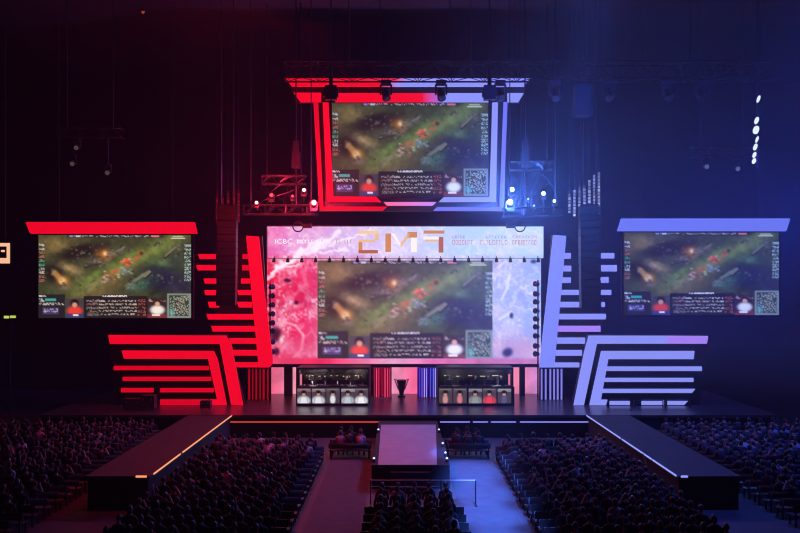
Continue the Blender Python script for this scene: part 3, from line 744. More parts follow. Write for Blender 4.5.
def figure(pose, hair='short', lean=0.0, hi=True):
    """a seated or standing figure facing +y, base at the ground under the pelvis"""
    J, E = {}, []
    stand = pose in ('stand',)
    pz = 0.93 if stand else 0.555
    dl = Vector((0, lean, 0))
    J['pelvis'] = ((0, 0, pz), (0.15, 0.11)); J['belly'] = ((0, lean * 0.3, pz + 0.17), (0.14, 0.105)); J['chest'] = ((0, lean * 0.7, pz + 0.37), (0.165, 0.115))
    J['collar'] = ((0, lean * 0.9, pz + 0.50), (0.10, 0.075)); J['neck'] = ((0, lean, pz + 0.575), 0.056); J['skull'] = ((0, lean + 0.015, pz + 0.65), 0.05)
    E += [('pelvis', 'belly', SH), ('belly', 'chest', SH), ('chest', 'collar', SH), ('collar', 'neck', SK), ('neck', 'skull', SK)]
    for s, n in ((-1, 'l'), (1, 'r')):
        sh = Vector((s * 0.185, lean * 0.85, pz + 0.45))
        if pose == 'lap': el, wr = Vector((s * 0.235, lean * 0.5 + 0.03, pz + 0.19)), Vector((s * 0.12, 0.24, pz + 0.10))
        elif pose == 'phone': el, wr = Vector((s * 0.25, lean + 0.15, pz + 0.36)), Vector((s * 0.10, lean + 0.26, pz + 0.60))
        elif pose == 'cheer' and s == 1: el, wr = Vector((0.25, lean + 0.08, pz + 0.66)), Vector((0.20, lean + 0.12, pz + 0.92))
        elif pose == 'desk': el, wr = Vector((s * 0.26, lean * 0.5 + 0.16, pz + 0.235)), Vector((s * 0.15, 0.40, pz + 0.235))
        elif stand: el, wr = Vector((s * 0.25, lean - 0.03, pz + 0.17)), Vector((s * 0.25, 0.08, pz - 0.07))
        else: el, wr = Vector((s * 0.235, lean * 0.5 + 0.03, pz + 0.19)), Vector((s * 0.12, 0.26, pz + 0.12))
        J['sh' + n] = (sh, 0.068); J['el' + n] = (el, 0.046); J['wr' + n] = (wr, 0.03)
        d = (wr - el).normalized()
        pa = wr + d * 0.07; J['pa' + n] = (pa, (0.036, 0.02))
        E += [('collar', 'sh' + n, SH), ('sh' + n, 'el' + n, SH), ('el' + n, 'wr' + n, SK), ('wr' + n, 'pa' + n, SK)]
        if hi:
            side = d.cross(Vector((0, 0, 1))); side = side.normalized() if side.length > 0.1 else Vector((1, 0, 0))
            dn = -abs(1) * Vector((0, 0, 1)) if abs(d.z) < 0.8 else Vector((0, 1, 0))
            for k, (off, ln) in enumerate(((-0.028, 0.062), (-0.009, 0.072), (0.010, 0.067), (0.028, 0.052))):
                a = pa + d * 0.03 + side * off; m_ = a + d * ln * 0.55; e = m_ + d * ln * 0.35 + dn * ln * 0.35
                for nm, pt, rr in (('a', a, 0.0095), ('m', m_, 0.009), ('e', e, 0.007)): J['f%d%s%s' % (k, nm, n)] = (pt, rr)
                E += [('pa' + n, 'f%da%s' % (k, n), SK), ('f%da%s' % (k, n), 'f%dm%s' % (k, n), SK), ('f%dm%s' % (k, n), 'f%de%s' % (k, n), SK)]
            a = wr + d * 0.03 - side * s * 0.035; e = a + d * 0.045 - side * s * 0.02
            J['ta' + n] = (a, 0.011); J['te' + n] = (e, 0.008)
            E += [('wr' + n, 'ta' + n, SK), ('ta' + n, 'te' + n, SK)]
        hp = Vector((s * 0.10, 0.02, pz - 0.01))
        if stand: kn, an, to = Vector((s * 0.11, 0.03, 0.50)), Vector((s * 0.12, -0.01, 0.09)), Vector((s * 0.14, 0.15, 0.04))
        else: kn, an, to = Vector((s * 0.13, 0.44, 0.54)), Vector((s * 0.13, 0.42, 0.10)), Vector((s * 0.14, 0.57, 0.045))
        J['hp' + n] = (hp, 0.088); J['kn' + n] = (kn, 0.06); J['an' + n] = (an, 0.042); J['to' + n] = (to, 0.035)
        E += [('pelvis', 'hp' + n, TR), ('hp' + n, 'kn' + n, TR), ('kn' + n, 'an' + n, TR), ('an' + n, 'to' + n, HA)]
    V, Fs, mi = grow(J, E, 1 if hi else 0, 'pelvis')
    hc = (0, lean + 0.025, pz + 0.715)
    hv, hf, hm = head_mesh(hc, -lean * 0.4, hair, 14 if hi else 8, 10 if hi else 6, hi)
    o = len(V); V += hv; Fs += [tuple(i + o for i in f) for f in hf]; mi += hm
    return V, Fs, mi

def person_mesh(fig, name, shirt):
    V, Fs, mi = fig
    me = bpy.data.meshes.new(name)
    me.from_pydata([tuple(v) for v in V], [], Fs)
    for m in (shirt, M['skin'], M['hair'], M['trousers'], M['eye']): me.materials.append(m)
    me.polygons.foreach_set('material_index', mi); me.polygons.foreach_set('use_smooth', [True] * len(Fs))
    me.update(); return me
POSES = [('lap', 'short', -0.03), ('lap', 'long', -0.02), ('phone', 'short', 0.02), ('lap', 'short', 0.08), ('cheer', 'short', 0.0), ('lap', 'long', 0.05)]
FIG_HI = [figure(*p, hi=True) for p in POSES]
FIG_LO = [figure(*p, hi=False) for p in POSES]
ME_HI = {(i, j): None for i in range(len(POSES)) for j in range(len(SHIRTS))}
def hi_mesh(i, j):
    if ME_HI[i, j] is None: ME_HI[i, j] = person_mesh(FIG_HI[i], 'person', SHIRTS[j])
    return ME_HI[i, j]

# blocks of the audience: x range, y range, seat spacing, group and label
rnd = random.Random(4)
BLOCKS = [
    ('pit_red', -9.1, -4.0, 24.0, 39.3, 'audience in the pit on the red side', 'person seated facing the stage in the red-lit pit between aisle and catwalk', 'dark bench row in the red-lit pit between aisle and catwalk'),
    ('pit_blue', 4.95, 10.1, 24.0, 39.3, 'audience in the pit on the blue side', 'person seated facing the stage in the blue-lit pit between aisle and catwalk', 'dark bench row in the blue-lit pit between aisle and catwalk'),
    ('front_red', -3.25, -1.75, 40.0, 41.2, 'audience by the stage on the red side', 'person seated beside the runway where the red aisle meets the stage', 'short dark bench beside the runway at the end of the red aisle'),
    ('front_blue', 2.6, 4.2, 40.0, 41.2, 'audience by the stage on the blue side', 'person seated beside the runway where the blue aisle meets the stage', 'short dark bench beside the runway at the end of the blue aisle'),
    ('centre', -0.95, 1.95, 23.6, 29.6, 'audience in the middle block', 'person in silhouette seated in the middle block behind the steel barrier', 'dark bench row in the middle block behind the steel barrier'),
    ('stand_red', -33.0, -13.2, 23.8, 44.2, 'audience outside the red catwalk', 'person seated facing the stage beyond the orange-edged catwalk', 'dark bench row beyond the orange-edged catwalk'),
    ('stand_blue', 14.2, 33.5, 23.8, 44.2, 'audience outside the blue catwalk', 'person seated facing the stage beyond the pale blue edged catwalk', 'dark bench row beyond the pale blue edged catwalk'),
]
seats = []
FARB = {}
NEAR_Y = 29.0
for nm, x0, x1, y0, y1, g, lab, blab in BLOCKS:
    y = y0
    while y <= y1:
        lim = (CX + 30) * (y + 1) / F
        a, b = max(x0, -lim - 0.6), min(x1, lim + 0.6)
        if b - a > 1.0:
            mb = MB()
            mb.box((a - 0.3, y - 0.24, 0.375), (b + 0.3, y + 0.2, 0.41)).box((a - 0.3, y - 0.27, 0.52), (b + 0.3, y - 0.245, 0.78))
            x = a - 0.2
            while x <= b + 0.3:
                mb.box((x - 0.03, y - 0.275, 0), (x + 0.03, y - 0.235, 0.76)).box((x - 0.03, y + 0.15, 0), (x + 0.03, y + 0.2, 0.375))
                x += (b - a + 0.4) / max(1, round((b - a) / 2.4))
            if y < NEAR_Y: tag(mb.build('bench', M['bench'], loc=((a + b) / 2, y, 0)), blab, 'bench', g.replace('audience', 'benches'))
            else: FARB.setdefault(g, []).append((mb.v, mb.f))
            n = int((b - a) / 0.66) + 1
            for k in range(n):
                if rnd.random() < 0.05: continue
                seats.append((a + (b - a) * (k + 0.5) / n + rnd.uniform(-0.04, 0.04), y + rnd.uniform(-0.02, 0.03), g, lab, rnd.uniform(-0.2, 0.2), rnd.uniform(0.95, 1.06),
                              rnd.choices(range(6), (5, 4, 1.2, 3, 0.5, 3))[0], rnd.choices(range(6), (6, 4, 3, 1.2, 0.9, 2))[0]))
        y += 0.95
def in_view(s):
    px = CX + F * s[0] / s[1]; py = HY + F * (H - 1.3) / s[1]
    return -2 < px < 802 and py < 531
shown = sorted([s for s in seats if in_view(s)], key=lambda s: s[1])
YCUT = shown[300][1] - 0.5                                       # whole rows only
near = [s for s in shown if s[1] < YCUT]
seats = near + [s for s in seats if s[1] >= YCUT]
near_ids = {id(s) for s in near}
for s in near:
    o = bpy.data.objects.new('person', hi_mesh(s[6], s[7])); COL.objects.link(o)
    o.location = (s[0], s[1], 0); o.rotation_euler = (0, 0, s[4] * 0.5); o.scale = (s[5],) * 3
    tag(o, s[3], 'person', s[2])
# everyone farther back, one mesh per block
for nm, x0, x1, y0, y1, g, lab, blab in BLOCKS:
    rest = [s for s in seats if s[2] == g and id(s) not in near_ids]
    if not rest: continue
    Vs, Fl, Mi, base = [], [], [], 0
    cache = []
    for V, Fs, mi in FIG_LO:
        cache.append((np.array([tuple(v) for v in V]), Fs, np.array(mi)))
    for s in rest:
        v, fs, mi = cache[s[6]]
        c, sn = math.cos(s[4] * 0.5), math.sin(s[4] * 0.5)
        vv = v * s[5]
        Vs.append(np.stack([vv[:, 0] * c - vv[:, 1] * sn + s[0], vv[:, 0] * sn + vv[:, 1] * c + s[1], vv[:, 2]], -1))
        Fl += [tuple(i + base for i in f) for f in fs]; base += len(v)
        Mi.append(np.where(mi == SH, 5 + s[7], mi))
    for bv, bf in FARB.get(g, []):
        Vs.append(np.array(bv)); Fl += [tuple(i + base for i in f) for f in bf]; base += len(bv); Mi.append(np.zeros(len(bf), int))
    me = bpy.data.meshes.new('crowd')
    me.from_pydata(np.concatenate(Vs).tolist(), [], Fl)
    for m in (M['black'], M['skin'], M['hair'], M['trousers'], M['eye'], *SHIRTS): me.materials.append(m)
    me.polygons.foreach_set('material_index', np.concatenate(Mi).astype(np.int32)); me.polygons.foreach_set('use_smooth', [True] * len(Fl))
    me.update()
    o = bpy.data.objects.new('crowd', me); COL.objects.link(o)
    tag(o, {'pit_red': 'farther rows of people in the red-lit pit up to the stage', 'pit_blue': 'farther rows of people in the blue-lit pit up to the stage',
            'front_red': 'people seated beside the runway at the stage end of the red aisle', 'front_blue': 'people seated beside the runway at the stage end of the blue aisle',
            'centre': 'farther people of the middle block', 'stand_red': 'farther rows of people beyond the orange-edged catwalk', 'stand_blue': 'farther rows of people beyond the pale blue edged catwalk'}[nm], 'crowd', None, 'stuff')

# ------------------------------------------------------------------ players' booths
FIG_PL = figure('desk', 'short', 0.06, hi=True)
def portrait(kind, w=26, h=34):
    """a head-and-shoulders picture on a desk front"""
    X, Y = np.meshgrid((np.arange(w) + 0.5) / w * 26, (np.arange(h) + 0.5) / h * 34)
    img = np.zeros((h, w, 3)); top, shirt, nar = kind
    mixin(img, np.ones((h, w)), (72, 62, 72))
    mixin(img, fbm(h, w, 6, 5, 2) * 0.6, (80, 66, 76)); rect(img, X, Y, 0, 3, 26, 9, top, 0.45)
    rect(img, X, Y, 2, 4, 24, 5.5, (190, 184, 190), 0.5)
    if nar:
        blob(img, X, Y, 13, 26, 5.5, 11, 0, shirt, hard=3)
    else:
        blob(img, X, Y, 13, 29, 13, 11, 0, shirt, hard=3)
        blob(img, X, Y, 6, 28, 1.2, 6, 0.2, tuple(v * 0.55 for v in shirt), s=0.5); blob(img, X, Y, 20, 28, 1.2, 6, -0.2, tuple(v * 0.55 for v in shirt), s=0.5)
    blob(img, X, Y, 13, 13, 4.0, 5.2, 0, (196, 146, 130), hard=3)
    blob(img, X, Y, 13, 9.5, 4.8, 3.6, 0, (22, 16, 20), hard=3)
    blob(img, X, Y, 8.4, 13, 1.2, 2.6, 0, (30, 24, 30), hard=2); blob(img, X, Y, 17.6, 13, 1.2, 2.6, 0, (30, 24, 30), hard=2)
    return np.clip(img, 0, 1)
W_, DK, RD, GY, FL = (226, 228, 232), (96, 84, 92), (232, 66, 82), (146, 150, 150), (206, 140, 140)
BY = 49.0
def booth(x0, x1, kinds, xs, tone, side, label, dlabel, tubex, pl):
    s_lab = side
    B1 = BY + 0.78
    zb, zt = DECK, P(0, 367.6, B1).z
    a, b = P(x0, 0, B1).x, P(x1, 0, B1).x
    mid = (a + b) / 2
    t = thing('player_booth', (mid, BY + 1.2, DECK), label, 'booth')
    MB().box((a, B1, zb), (b, BY + 2.75, zb + 0.35)).build('platform', M['black'], t)
    for x in (a, b - 0.12):
        MB().box((x, B1, zb + 0.352), (x + 0.12, BY + 2.75, zt - 0.12)).build('side_wall', M['black'], t)
    MB().box((a, B1, zt - 0.118), (b, BY + 2.75, zt)).build('roof', M['black'], t)
    MB().box((a + 0.122, BY + 2.65, zb + 0.352), (b - 0.122, BY + 2.74, zt - 0.12)).build('back_wall', M['plastic'], t)
    p0, p1 = P(tubex, 374, BY + 0.9), P(tubex, 387, BY + 0.9)
    MB().tube(p0, p1, 0.06, 8).build('light_tube', M['tube_pink'], t)
    for k in range(5):   # little lamps on the back wall
        cx = mid + (k - 2.1) * 0.78
        MB().box((cx - 0.24, BY + 2.58, zt - 0.72 - 0.04 * (k % 2)), (cx + 0.2, BY + 2.648, zt - 0.67 - 0.04 * (k % 2))).build('wall_lamp', M['booth_lamp'], t)
    # desk with portrait displays on the front
    d = thing('player_desk', (mid, BY + 0.1, DECK), dlabel, 'desk')
    zdt = P(0, 387, BY).z
    MB().box((a + 0.05, BY + 0.02, zb), (b - 0.05, BY + 0.2, zdt - 0.002)).build('front_panel', M['black'], d)
    MB().box((a + 0.13, BY - 0.02, zdt), (b - 0.13, BY + 0.76, zdt + 0.04)).build('top', M['plastic'], d)
    yb = HY + (H - DECK) * F / BY - 2.6
    for cxp, kd in zip(xs, kinds):
        display('display', cxp - 6.8, 387.8, cxp + 6.8, yb, BY + 0.012, portrait(kd), d)
    # five players with monitor and chair
    for k in range(5):
        cx = mid + (k - 2) * (b - a - 0.9) / 4.6
        yk = BY + 1.32
        flo = zb + 0.35
        who = pl[k]
        o = bpy.data.objects.new('person', person_mesh(FIG_PL, 'person', who[0])); COL.objects.link(o)
        o.location = (cx, yk, flo + 0.0); o.rotation_euler = (0, 0, math.pi)
        tag(o, 'player in %s, %s seat from the %s' % (who[1], ORD[k], s_lab[0]), 'person')
        hz = 0.555 + 0.715
        hs = MB()
        nseg = 10
        for i in range(nseg):
            t0, t1 = math.pi * i / nseg, math.pi * (i + 1) / nseg
            hs.tube((0.098 * math.cos(t0), 0.085, hz + 0.01 + 0.135 * math.sin(t0)), (0.098 * math.cos(t1), 0.085, hz + 0.01 + 0.135 * math.sin(t1)), 0.012, 6)
        for s in (-1, 1):
            hs.tube((s * 0.082, 0.085, hz), (s * 0.115, 0.085, hz), 0.042, 10)
        hso = hs.build('headset', M['plastic']); hso.parent = o
        mt = thing('monitor', (cx, BY + 0.5, zdt + 0.042), 'monitor on the player desk, %s from the %s' % (ORD[k], s_lab[0]), 'monitor')
        z0 = zdt + 0.042
        MB().box((cx - 0.12, BY + 0.4, z0), (cx + 0.12, BY + 0.6, z0 + 0.015)).build('base', M['plastic'], mt)
        MB().box((cx - 0.025, BY + 0.47, z0 + 0.016), (cx + 0.025, BY + 0.51, z0 + 0.12)).build('stand', M['plastic'], mt)
        MB().box((cx - 0.27, BY + 0.49, z0 + 0.06), (cx + 0.27, BY + 0.53, z0 + 0.36)).build('casing', M['plastic'], mt)
        MB().box((cx - 0.25, BY + 0.531, z0 + 0.08), (cx + 0.25, BY + 0.535, z0 + 0.34)).build('screen', M['monitor_glow'], mt)
        ch = thing('gaming_chair', (cx, yk + 0.02, flo), 'black gaming chair, %s from the %s' % (ORD[k], s_lab[0]), 'chair')
        MB().box((cx - 0.26, yk - 0.24, flo + 0.36), (cx + 0.26, yk + 0.24, flo + 0.435)).build('seat', M['plastic'], ch)
        MB().box((cx - 0.25, yk + 0.20, flo + 0.5), (cx + 0.25, yk + 0.27, flo + 1.25)).box((cx - 0.15, yk + 0.20, flo + 1.25), (cx + 0.15, yk + 0.27, flo + 1.36)).build('backrest', M['plastic'], ch)
        MB().lathe([(0.03, 0.05), (0.03, 0.36)], 8, at=(cx, yk, flo)).build('post', M['steel'], ch)
        bb = MB()
        for i in range(5):
            ang = 2 * math.pi * i / 5
            bb.tube((cx, yk, flo + 0.06), (cx + 0.28 * math.cos(ang), yk + 0.28 * math.sin(ang), flo + 0.04), 0.022, 6)
        bb.build('star_base', M['plastic'], ch)
wt, bk, rdm, gym = SHIRTS[4], SHIRTS[0], SHIRTS[3], SHIRTS[2]
booth(297, 369.5, [((200, 120, 130), W_, 0), ((200, 170, 150), W_, 0), (DK, W_, 1), (W_, (190, 200, 206), 0), (DK, (240, 240, 244), 0)], [304, 318.6, 333, 348, 361.4], 0, ('pink tube end of the red-side booth', 1),
      'dark player booth on the red side of the stage with white-shirted portraits', 'long desk in the red-side booth with white-shirted portraits on its front', 301, [(wt, 'a white shirt')] * 5)
booth(438, 513.5, [(DK, FL, 1), (DK, (216, 120, 130), 1), ((190, 190, 190), GY, 0), (DK, RD, 0), ((216, 216, 226), (90, 84, 130), 1)], [445.6, 460, 475.4, 489.6, 504.4], 0, ('inner end of the blue-side booth', 1),
      'dark player booth on the blue side of the stage with one red-shirted portrait', 'long desk in the blue-side booth with one red-shirted portrait on its front', 509.2,
      [(bk, 'a black shirt'), (bk, 'a black shirt'), (gym, 'a grey shirt'), (rdm, 'a dark red shirt'), (bk, 'a black shirt')])

# ------------------------------------------------------------------ rigging
def truss(p0, p1, w, label, name='truss', bays=None):
    """box truss of four chords and zigzag bracing along x"""
    p0, p1 = Vector(p0), Vector(p1)
    t = thing(name, (p0 + p1) / 2, label, 'truss')
    d = (p1 - p0); L = d.length; d.normalize()
    up = Vector((0, 0, 1)) if abs(d.z) < 0.9 else Vector((0, 1, 0))
    sd = d.cross(up).normalized(); up = sd.cross(d).normalized()
    cs = [sd * (i * w / 2) + up * (j * w / 2) for i in (-1, 1) for j in (-1, 1)]
    for c in cs:
        MB().tube(p0 + c, p1 + c, 0.045, 8).build('chord', M['truss'], t)
    n = bays or max(2, int(L / w))
    mb = MB()
    for k in range(n):
        a, b = p0 + d * (L * k / n), p0 + d * (L * (k + 1) / n)
        if k % 2: a, b = b, a
        for i, j in ((0, 1), (2, 3), (0, 2), (1, 3)):
            mb.tube(a + cs[i], b + cs[j], 0.022, 6)
        if k % 2 == 0:
            for i, j in ((0, 1), (2, 3), (0, 2), (1, 3)):
                mb.tube(a + cs[i], a + cs[j], 0.022, 6)
    mb.build('lattice', M['truss'], t)
    return t
def hang(t, pts):
    for p in pts:
        mb = MB(); cable(mb, p[0], p[1], p[2], 0.03); mb.build('hanging_cable', M['black'], t)

TY = 46.0
pa, pb = P(285, 71.5, TY), P(768, 71.5, TY)
t = truss(pa, pb, 0.95, 'long black front truss in front of the top hanging screen')
hang(t, [(P(x, 0, TY).x, TY, pa.z + 0.47) for x in (300, 380, 450, 520, 600, 690, 760)])

def moving_head(loc, aim, s, lens, label, group=None, up=False):
    """lamp hung from its base at LOC, head pointing along AIM"""
    loc = Vector(loc); g = 1 if up else -1
    t = thing('moving_spotlight', loc, label, 'lamp', group)
    MB().box((-0.2 * s, -0.16 * s, 0), (0.2 * s, 0.16 * s, 0.16 * s * g) if g > 0 else (0.2 * s, 0.16 * s, 0), None, loc).build('base', M['plastic'], t) if g > 0 else MB().box((-0.2 * s, -0.16 * s, -0.16 * s), (0.2 * s, 0.16 * s, 0), None, loc).build('base', M['plastic'], t)
    c = loc + Vector((0, 0, g * 0.52 * s))
    mb = MB()
    for sx in (-1, 1):
        mb.box((sx * 0.21 * s - 0.035 * s, -0.07 * s, min(g * 0.56 * s, g * 0.16 * s)), (sx * 0.21 * s + 0.035 * s, 0.07 * s, max(g * 0.56 * s, g * 0.16 * s)), None, loc)
    mb.box((-0.24 * s, -0.07 * s, min(g * 0.161 * s, g * 0.2 * s)), (0.24 * s, 0.07 * s, max(g * 0.161 * s, g * 0.2 * s)), None, loc)
    mb.build('yoke', M['plastic'], t)
    R = Vector(aim).to_track_quat('Z', 'Y').to_matrix()
    h = MB().lathe([(0.09 * s, -0.24 * s), (0.15 * s, -0.18 * s), (0.165 * s, 0.0), (0.16 * s, 0.16 * s), (0.175 * s, 0.22 * s), (0.175 * s, 0.26 * s)], 14, R=R, at=c).build('head', M['plastic'], t, smooth=False)
    MB().lathe([(0.15 * s, 0.262 * s), (0.11 * s, 0.285 * s), (0.03 * s, 0.295 * s)], 14, R=R, at=c).build('lens', lens, h)
    return t, c + R @ Vector((0, 0, 0.32 * s))

zt = pa.z - 0.53
fronts = [(386, 'lamp', 'in front of the red bar'), (441, 'lamp', 'where red bars turn blue'), (500, 'lamp', 'in front of the blue bar'), (555, 'lamp', 'beside the tall speaker'), (608, 'lamp', ''), (668, 'lamp', ''), (700, 'lamp', '')]
words_f = ['black moving head lamp hung before the red top bar of the top screen', 'black moving head lamp hung where the top bars turn from red to blue', 'black moving head lamp hung at the blue corner of the top screen',
           'black moving head lamp on the front truss, first beyond the top screen', 'black moving head lamp on the front truss, just outside the hanging ballast box',
           'black moving head lamp on the front truss, second out from the ballast box', 'black moving head lamp on the front truss, third out from the ballast box']
for (x, _, _), lb in zip(fronts, words_f):
    p = P(x, 0, TY); moving_head((p.x, TY, zt), (0.1, -0.6, -1), 1.45, M['lens'], lb)
# ballast box, hoists
p = P(582, 83, TY)
t = thing('ballast_box', (p.x, TY, P(0, 116, TY).z), 'tall black box hung under the front truss between two lamps', 'box')
MB().box((p.x - 0.46, TY - 0.4, P(0, 116, TY).z), (p.x + 0.46, TY + 0.4, P(0, 86, TY).z)).build('casing', M['plastic'], t)
mb = MB()
for sx in (-0.3, 0.3): mb.tube((p.x + sx, TY, P(0, 86, TY).z), (p.x + sx, TY, zt), 0.03, 6)
mb.build('hanger', M['truss'], t)
for x, lb in ((331, 'black chain hoist in front of the red upper corner of the top screen'), (489.5, 'black chain hoist in front of the blue upper corner of the top screen')):
    p = P(x, 0, TY - 0.75); Yh = TY - 0.75
    t = thing('hanging_chain_hoist', (p.x, Yh, P(0, 101, Yh).z), lb, 'hoist')
    MB().box((p.x - 0.33, Yh - 0.22, P(0, 100, Yh).z), (p.x + 0.33, Yh + 0.2, P(0, 86, Yh).z)).box((p.x - 0.42, Yh - 0.15, P(0, 97, Yh).z), (p.x + 0.42, Yh + 0.15, P(0, 89, Yh).z)).build('motor', M['plastic'], t)
    mb = MB(); cable(mb, p.x, Yh, P(0, 86, Yh).z, 0.12, P(0, 68, Yh).z); cable(mb, p.x, Yh, P(0, 68, Yh).z, 0.04); mb.build('chain', M['truss'], t)
    mb = MB().tube((p.x, Yh, P(0, 100, Yh).z), (p.x, Yh, P(0, 104, Yh).z), 0.06, 8); mb.build('hook', M['truss'], t)

# lit lamp clusters on short trusses at each side of the top screen
LIGHTS = []
CY = 47.0
def cluster(x0, x1, y, lamps, names, trl, hoist_x, hoist_lab):
    p0, p1 = P(x0, y, CY), P(x1, y, CY)
    t = truss(p0, p1, 0.55, trl)
    hang(t, [(p0.x + 0.4, CY, p0.z + 0.27), (p1.x - 0.4, CY, p0.z + 0.27)])
    for (x, yy, m, s), lb in zip(lamps, names):
        Yl = CY + 0.95 if yy < 198 else CY - 0.62
        c = P(x, yy, Yl)
        # the head's centre sits on the sight line of the glow; the base stands on a bracket towards the truss
        tt, tip = moving_head((c.x, Yl, c.z - 0.52 * s), (-c.x * 0.4 / 20, -1, -0.12), s, m, lb, up=True)
        b = MB().tube((c.x, Yl, c.z - 0.53 * s), (c.x, CY + (0.3 if Yl > CY else -0.3), p0.z), 0.035, 6); b.build('bracket', M['truss'], tt)
    p = P(hoist_x, 0, CY + 0.6)
    h = thing('hanging_chain_hoist', (p.x, CY + 0.6, P(0, 168, CY + 0.6).z), hoist_lab, 'hoist')
    zz = lambda v: P(0, v, CY + 0.6).z
    MB().box((p.x - 0.24, CY + 0.4, zz(168)), (p.x + 0.24, CY + 0.8, zz(152))).box((p.x - 0.16, CY + 0.45, zz(152)), (p.x + 0.16, CY + 0.75, zz(141))).build('motor', M['plastic'], h)
    mb = MB(); cable(mb, p.x, CY + 0.6, zz(141), 0.045); mb.build('chain', M['truss'], h)
    mb = MB().tube((p.x, CY + 0.6, zz(168)), (p.x, CY + 0.6, zz(204)), 0.05, 8); mb.build('hook', M['truss'], h)
cluster(244, 318, 210, [(304, 190, M['lamp_red'], 0.72), (314, 202.6, M['lamp_red'], 0.95), (256.6, 202.6, M['lamp_red'], 0.6), (271.5, 195, M['lamp_red_dim'], 0.75), (292.6, 196, M['lamp_red_dim'], 0.55)],
        ['red lamp glowing high on the red truss beside the top screen', 'brightest red lamp close to the lower corner of the top screen', 'lone glowing red lamp at the outer end of the red truss', 'dim red lamp on the outer half of the red truss', 'dim red lamp between the glowing ones on the red truss'],
        'short truss carrying red lamps beside the top screen', 296, 'chain hoist hanging over the red lamp truss')
cluster(503, 562, 212, [(512, 189.4, M['lamp_blue'], 0.85), (510, 202, M['lamp_blue'], 1.05), (543.4, 193.4, M['lamp_blue'], 0.75), (554.4, 201, M['lamp_blue'], 0.55), (534, 205.6, M['lamp_white'], 0.4), (528, 199, M['lamp_white'], 0.36)],
        ['bright blue-white lamp high beside the lower corner of the top screen', 'brightest blue-white lamp close to the lower corner of the top screen', 'bright blue-white lamp in the middle of the blue truss', 'small blue-white lamp at the outer end of the blue truss',
         'tiny white lamp low on the blue truss', 'tiny white lamp above the lowest one on the blue truss'],
        'short truss carrying blue-white lamps beside the top screen', 525, 'chain hoist hanging over the blue lamp truss')

def upper_piece(x0, x1, y, lab, lab2, seed):
    Yq = CY + 1.95
    p0, p1 = P(x0, y, Yq), P(x1, y, Yq)
    tr = M['truss']; M['truss'] = M['dull_steel']
    t = truss(p0, p1, 0.5, lab, name='steel_truss'); M['truss'] = tr
    hang(t, [(p0.x + 0.3, Yq, p0.z + 0.25), (p1.x - 0.3, Yq, p1.z + 0.25)])
    r = random.Random(seed); mb = MB()
    for k in range(9):                                             # slack cables from this truss down to the lamp truss
        q0 = Vector((r.uniform(p0.x, p1.x), Yq - 0.3, p0.z - 0.27)); q1 = Vector((r.uniform(p0.x - 0.6, p1.x + 0.8), Yq - 0.3, P(0, 207, Yq).z))
        prev = q0
        for i in range(1, 9):
            u = i / 8; c = q0.lerp(q1, u) + Vector((0.35 * math.sin(u * math.pi * (1 + k % 2)) * (1 if k % 3 else -1), -0.12 * math.sin(u * math.pi), 0))
            mb.tube(prev, c, 0.016, 5); prev = c
    b = mb.build('cable_loom', M['dull_steel'], t)
upper_piece(510, 552, 166, 'short bare steel truss above the blue-white lamps with slack cables', '', 3)
upper_piece(262, 306, 180, 'short bare steel truss above the red lamps with slack cables', '', 5)

# loops of cable on the banner's top edge
for x, lb in ((298, 'dark cable loop on the banner top edge at its pink end'), (520, 'dark cable loop on the banner top edge at its pale blue end')):
    p = P(x, 226.5, 52.8)
    mb = MB(); n = 20
    for k in range(n):
        a0, a1 = 2 * math.pi * k / n, 2 * math.pi * (k + 1) / n
        mb.tube(p + Vector((0.34 * math.cos(a0), 0, 0.34 * math.sin(a0))), p + Vector((0.34 * math.cos(a1), 0, 0.34 * math.sin(a1))), 0.045, 6)
    sx = 1 if x < 400 else -1
    mb.box((p.x + sx * 0.62 - 0.28, 52.7, p.z - 0.1), (p.x + sx * 0.62 + 0.28, 52.95, p.z + 0.2))
    mb.tube((p.x, 52.8, p.z + 0.34), (p.x, 52.8, ZC - 0.05), 0.018, 6)
    tag(mb.build('hanging_cable_loop', M['black'], loc=p), lb, 'cable')

# flown loudspeaker arrays
def line_array(x0, x1, y0, y1, n, label):
    Y = 47.6
    a, b = P(x0, 0, Y).x, P(x1, 0, Y).x; z0, z1 = P(0, y0, Y).z, P(0, y1, Y).z
    t = thing('line_array_speaker', ((a + b) / 2, Y, z1), label, 'loudspeaker')
    hh = (z0 - z1) / n
    for k in range(n):
        zc = z0 - hh * (k + 0.5); dy = -0.0016 * k * k
        ang = 0.012 * k
        R = Euler((ang, 0, 0)).to_matrix()
        cb = MB().box((a - (a + b) / 2, -0.02, -hh * 0.46), (b - (a + b) / 2, 0.6, hh * 0.46), R, ((a + b) / 2, Y + dy, zc)).build('cabinet', M['plastic'], t)
        w = (b - a) / 2
        MB().box((-w + 0.07, -0.035, -hh * 0.38), (w - 0.07, -0.022, hh * 0.38), R, ((a + b) / 2, Y + dy, zc)).build('grille', M['grille'], cb)
    mb = MB().box((a + 0.05, Y + 0.05, z0 + 0.02), (b - 0.05, Y + 0.5, z0 + 0.12)); mb.build('fly_bar', M['truss'], t)
    for x in (a + 0.2, b - 0.2):
        mb = MB(); cable(mb, x, Y + 0.25, z0 + 0.12, 0.03); mb.build('hanging_cable', M['black'], t)
line_array(217, 236, 206, 306, 14, 'tall black line array loudspeaker hung before the red light tower')
line_array(580.5, 600, 206, 309, 14, 'tall black line array loudspeaker hung before the blue light tower')

